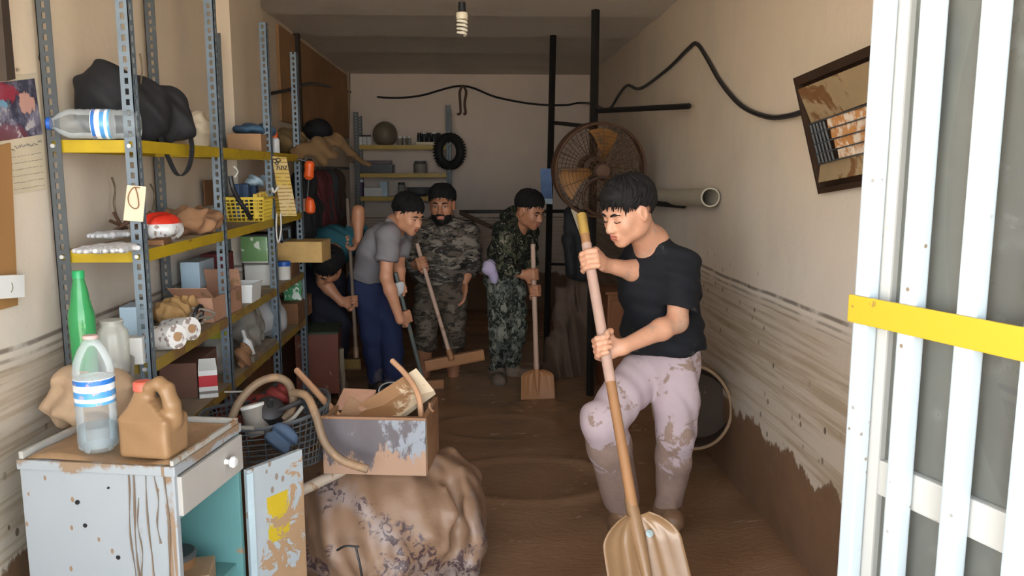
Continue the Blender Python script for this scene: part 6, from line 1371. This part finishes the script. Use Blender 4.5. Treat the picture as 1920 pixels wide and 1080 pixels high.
mb = MB(); mb.tube(spline([nk + Vector((-.05, -.06, .03)), nk + Vector((.03, -.075, .0)), nk + Vector((.085, -.03, -.045)), nk + Vector((.09, .03, -.04))], 5), .012, 7); mb.build('collar', m_greyt, gm_)
s_ = SDF(.0075); s_.ell(pel + Vector((0, 0, .0)), (.165, .135, .14), frame_(Vector((0, 0, 1)), gsd), .05)
for h_, k_, a_ in glg: leg(s_, h_, k_, a_, 1.0, (.102, .078, .074, .068), .02)
m_navy = cloth_mat('navy_cotton', srgb(40, 48, 80), .12, 7, None, (.0, .25, .2), .85, srgb(92, 84, 92)); s_.build('trousers', m_navy, gm_, folds(.008, 16, 12, 16, 13))
for i, (a, tx) in enumerate(((glg[0][2], 722), (glg[1][2], 752))): foot('boot', a, Vector((PZ(tx, 726).x, a.y - .14, .015)), M('dark_boot', (.03, .03, .035), .6, 0, .3, 8, .3) if i == 0 else bpy.data.materials['dark_boot'], gm_, 1.0, .05, .05)
MB().tube(spline([wF + (elF - wF) * .05 + Vector((-.03, 0, 0)), wF + Vector((0, -.03, 0)), wF + Vector((.03, 0, -.01)), wF + Vector((0, .03, 0)), wF + Vector((-.03, 0, 0))], 4), .011, 7).build('wristband', M('red_band', srgb(170, 60, 66), .7), gm_)
gl_ = SDF(.006); gl_.ell(hF + Vector((-.002, -.028, .0)), (.036, .02, .05), Matrix.Rotation(R(25), 3, 'Y'), .01); o = gl_.build('white_cloth', m_gl if False else gl_m, gm_, folds(.003, 60, 60, 60, 3))
# ------------------------------------------------------------------ bearded man standing in camouflage
camA = camo_mat('brown_camouflage', (srgb(92, 84, 76), srgb(52, 48, 44), srgb(124, 116, 106), srgb(30, 28, 27)), 17, (.55, .55, 1.7))
camB = camo_mat('brown_camouflage_trousers', (srgb(92, 82, 72), srgb(66, 58, 50), srgb(108, 98, 86), srgb(44, 40, 36)), 15, (.6, .6, 1.5))
YS = 5.66
st = thing('person', 'bearded person in brown camouflage holding a wide floor squeegee', 'person', PZ(822, 706))
p0, p1 = P(791, 488, YS - .26), P(846, 672, YS - .46); pu = (p1 - p0).normalized()
squeegee('very wide mud-coated squeegee held by the bearded person', p0 - pu * .12, Vector((p1.x, p1.y, p1.z)), P(797, 694, 5.22), P(908, 672, 5.30), (m_handw, m_mudhead, m_mudhead), .014, .05, .066)
nk, che, pel = P(829, 420, YS), P(829, 462, YS), P(826, 545, YS + .02); ssd = Vector((-1, .12, 0))
sA, sB = P(784, 434, YS), P(876, 434, YS); eA, eB = P(768, 492, YS - .04), P(886, 492, YS + .02); hA = p0 + pu * .02; wB = P(872, 528, YS - .06)
hdS = Head(P(829, 384, YS - .05), (-.10, -.97, -.12), (0, 0, 1), 1.10)
d = SDF(.0046); hdS.add(d); d.cap(nk + Vector((0, 0, -.03)), hdS.T(0, -.03, -.06), .062, .058, .03); d.chain([pel, che, nk], [.07, .08, .06], .04); d.cap(sA, sB, .05, .05, .04)
wA = grip(d, hA, pu, eA, 1, .015, 1.05); arm(d, sA, eA, wA, 1.05); arm(d, sB, eB, wB, 1.05); open_hand(d, wB, (-.1, -.05, -1), (-1, -.4, 0), 1.05, -1)
slg = [(P(802, 555, YS), P(798, 615, YS - .04), P(796, 706, YS)), (P(852, 555, YS), P(851, 615, YS - .04), P(850, 706, YS))]
for h_, k_, a_ in slg: d.chain([h_, k_, k_ + (a_ - k_) * .35, a_], [.07, .055, .055, .04], .03)
d.build('body', m_skind, st); hdS.details(st, False, beard=True); hdS.hair(st, 82, .42, 1.05, seed=8)
s_ = SDF(.008); shell_torso(s_, pel + Vector((0, 0, .05)), che, nk, ssd, 1.08, .022, 1.04); s_.cap(sA, sB, .066, .066, .05); s_.cap(sA, nk, .06, .055, .05); s_.cap(sB, nk, .06, .055, .05)
for a, b, w in ((sA, eA, wA), (sB, eB, wB)):
    c_ = b + (w - b) * .62; s_.chain([a, b], [.076, .068], .03); s_.cap(b, w, .068, .05, .03, 'u', (c_, (w - b).normalized()))
s_.cap(nk + Vector((0, -.02, .02)), hdS.T(0, .0, -.12), .066, .07, .008, 's'); s_.post = [(P(826, 528, YS), Vector((0, 0, -1)))]
s_.build('jacket', camA, st, folds(.009, 12, 10, 26, 15, 1.1))
d = SDF(.0075)
for sg_ in (-1, 1): d.chain([nk + Vector((sg_ * .07, .03, .045)), nk + Vector((sg_ * .075, -.05, .025)), nk + Vector((sg_ * .03, -.115, -.035)), nk + Vector((sg_ * .055, -.13, -.085))], [.02, .02, .018, .012], .01)
d.build('collar', camA, st)
for k in range(5): MB().lathe([(.003, 0), (.008, .001), (.008, .004), (.003, .005)], nk + Vector((0, -.150 - .012 * k, -.09 - .085 * k)), 8, Matrix.Rotation(R(90), 3, 'X')).build('button', m_blackp, st)
s_ = SDF(.008); s_.ell(pel, (.185, .14, .15), None, .05)
for h_, k_, a_ in slg: leg(s_, h_, k_, a_, 1.0, (.098, .084, .082, .084), .018, (k_ + (a_ - k_) * .34, (a_ - k_).normalized()))
s_.build('trousers', camB, st, folds(.010, 14, 10, 20, 16, 1.1))
# ------------------------------------------------------------------ camouflaged man with a shovel at the right
camC = camo_mat('dark_camouflage', (srgb(40, 44, 34), srgb(18, 19, 17), srgb(78, 78, 62), srgb(128, 122, 108)), 26, (1, 1, 1))
camD = camo_mat('pale_camouflage', (srgb(92, 96, 88), srgb(40, 42, 38), srgb(128, 128, 118), srgb(28, 29, 27)), 30, (1, 1, .9))
YM = 5.50
s0, s1, s2 = P(999, 458, YM - .22), P(1007, 690, YM - .32), Vector((PZ(1008, 752).x, PZ(1008, 752).y, .0))
s1 = P(1006, 693, 5.16); s2 = P(1009, 749, 5.08)
shovel('mud-coated shovel held upright by the man with the hooded jacket', s0, s1, s2, (.05, -.92, .3), .235, (m_handw, m_mudhead), .0165, flare=.6)
su = (s1 - s0).normalized()
cm = thing('person', 'person in dark camouflage jacket leaning on a shovel', 'person', PZ(945, 704))
nk, che, pel = P(977, 413, YM - .02), P(958, 460, YM), P(944, 530, YM + .06); csd = Vector((.5, .86, 0)) * -1
sN, sF = P(945, 436, YM - .12), P(990, 432, YM + .14); eN, eF = P(951, 500, YM - .22), P(990, 490, YM + .02)
cN, cF = s0 + (s1 - s0) * .24, s0 + (s1 - s0) * .37
hdC = Head(P(994, 394, YM - .10), (.66, -.68, -.38), (-.1, 0, 1), 1.02)
d = SDF(.0046); hdC.add(d); d.cap(nk, hdC.T(0, -.03, -.06), .056, .054, .03); d.chain([pel, che, nk], [.07, .08, .06], .04); d.cap(sN, sF, .05, .05, .04)
wN = grip(d, cN, su, eN, 1, .017, 1.0); wF = grip(d, cF, su, eF, -1, .017, 1.0); arm(d, sN, eN, wN); arm(d, sF, eF, wF)
clg = [(P(938, 545, YM), P(938, 620, YM - .04), P(932, 690, YM + .10)), (P(962, 545, YM + .08), P(966, 620, YM + .02), P(960, 682, YM + .18))]
for h_, k_, a_ in clg: d.chain([h_, k_, a_], [.06, .05, .035], .03)
d.build('body', m_skind, cm); hdC.details(cm); hdC.hair(cm, 80, .40, 1.04, seed=9)
s_ = SDF(.0075); shell_torso(s_, pel + Vector((0, 0, .05)), che, nk, csd, 1.0, .02, 1.0); s_.cap(sN, sF, .062, .062, .05); s_.cap(sN, nk, .06, .05, .05)
for a, b, w in ((sN, eN, wN), (sF, eF, wF)):
    c_ = b + (w - b) * .9; s_.chain([a, b], [.072, .062], .03); s_.cap(b, w, .062, .042, .03, 'u', (c_, (w - b).normalized()))
s_.cap(nk + Vector((.03, -.03, .0)), hdC.T(0, .01, -.11), .060, .068, .008, 's'); s_.post = [(P(944, 508, YM), Vector((.15, 0, -1)).normalized())]
s_.build('jacket', camC, cm, folds(.008, 14, 12, 24, 17, 1.1))
d = SDF(.007); d.ell(nk + Vector((-.045, .04, .045)), (.105, .095, .052), Matrix.Rotation(R(-18), 3, "Y"), .03); d.ell(nk + Vector((.01, .01, .10)), (.075, .075, .06), None, .02, "s"); d.build('hood', camC, cm, folds(.006, 40, 40, 30, 18))
s_ = SDF(.0075); s_.ell(pel + Vector((.0, 0, .03)), (.165, .13, .14), frame_(Vector((0, 0, 1)), csd), .05)
for h_, k_, a_ in clg: leg(s_, h_, k_, a_, 1.0, (.098, .078, .074, .055), .02)
s_.build('trousers', camD, cm, folds(.009, 18, 14, 26, 19, 1.1))
m_boot = M('mud_grey_boot', srgb(112, 96, 84), .7, 0, .2, 8, .3, 7, srgb(96, 70, 52))
foot('boot', clg[0][2], Vector((PZ(934, 704).x, clg[0][2].y - .17, .02)), m_boot, cm, 1.0, .052, .10); foot('boot', clg[1][2], Vector((clg[1][2].x + .15, clg[1][2].y - .06, .02)), m_boot, cm, 1.0, .052, .10)
d = SDF(.007); d.ell(P(918, 502, YM - .17), (.052, .045, .055), None, .02); d.ell(P(926, 520, YM - .16), (.03, .03, .045), None, .02); d.build('waist_cloth', M('lavender_rag', srgb(178, 166, 196), .85, 0, .12, 8), cm, folds(.006, 45, 45, 45, 20))
# ------------------------------------------------------------------ person in teal bending beside the shelving
YT = 5.30
bp_ = thing('person', 'person in dark teal shirt bending low with a long-handled scraper', 'person', PZ(614, 722))
q0, q1 = P(651, 372, YT + .0), P(668, 668, YT - .20); qu = (q1 - q0).normalized()
squeegee('scraper with a thin dark handle held by the bending person in teal', q0, Vector((q1.x, q1.y, q1.z)), P(640, 690, YT - .12), P(676, 690, YT - .16), (M('dark_handle', srgb(104, 88, 76), .6), M('yellowish_scraper', srgb(120, 96, 52), .6, 0, .2, 8, .3), m_mudfoot), .012)
pel, che, nk = P(598, 470, YT + .34), P(625, 458, YT + .08), P(622, 474, YT - .08); bs2 = Vector((1, .08, .05)) * -1
sL, sR = P(596, 468, YT - .02), P(668, 446, YT + .02); eR = P(672, 396, YT - .06); eL = P(606, 530, YT - .10)
h1, h2 = q0 + (q1 - q0) * .275, q0 + (q1 - q0) * .655
hdT = Head(P(616, 500, YT - .16), (-.50, -.45, -.75), (-.2, -.85, .3), 1.0)
d = SDF(.0046); hdT.add(d); d.cap(nk, hdT.T(0, -.03, -.05), .056, .054, .03); d.chain([pel, che, nk], [.07, .08, .06], .04); d.cap(sL, sR, .05, .05, .04)
w1_ = grip(d, h1, qu, eR, 1, .013, 1.0); w2_ = grip(d, h2, qu, eL, -1, .013, 1.0); arm(d, sR, eR, w1_); arm(d, sL, eL, w2_)
blg = [(P(590, 530, YT + .30), P(606, 610, YT + .10), P(604, 712, YT + .16)), (P(622, 530, YT + .32), P(636, 610, YT + .12), P(630, 705, YT + .2))]
for h_, k_, a_ in blg: d.chain([h_, k_, a_], [.06, .05, .035], .03)
d.build('body', m_skind, bp_); hdT.details(bp_); hdT.hair(bp_, 92, .40, 1.08, seed=10)
s_ = SDF(.008); shell_torso(s_, pel + (che - pel) * .2, che, nk, bs2, 1.0, .018, 1.0); s_.cap(sL, sR, .065, .065, .05)
c_ = sR + (eR - sR) * .45; s_.cap(sR, eR, .07, .066, .03, 'u', (c_, (eR - sR).normalized())); c_ = sL + (eL - sL) * .5; s_.cap(sL, eL, .07, .066, .03, 'u', (c_, (eL - sL).normalized()))
s_.cap(nk, hdT.T(0, 0, -.1), .058, .06, .008, 's'); s_.build('shirt', cloth_mat('teal_cotton', srgb(38, 82, 92), 0, 6), bp_, folds(.008, 24, 16, 20, 22))
s_ = SDF(.008); s_.ell(pel, (.17, .14, .15), None, .05)
for h_, k_, a_ in blg: leg(s_, h_, k_, a_, 1.0, (.10, .078, .075, .062), .02)
s_.build('trousers', cloth_mat('charcoal_cotton', srgb(40, 40, 50), .1, 7, None, (0, .3, .15), .9, srgb(70, 56, 48)), bp_, folds(.009, 16, 12, 18, 23))
for i, (a, tx) in enumerate(((blg[0][2], 598), (blg[1][2], 640))): foot('boot', a, Vector((PZ(tx, 728).x, a.y - .13, .015)), m_boot, bp_, 1.0, .05, .06)
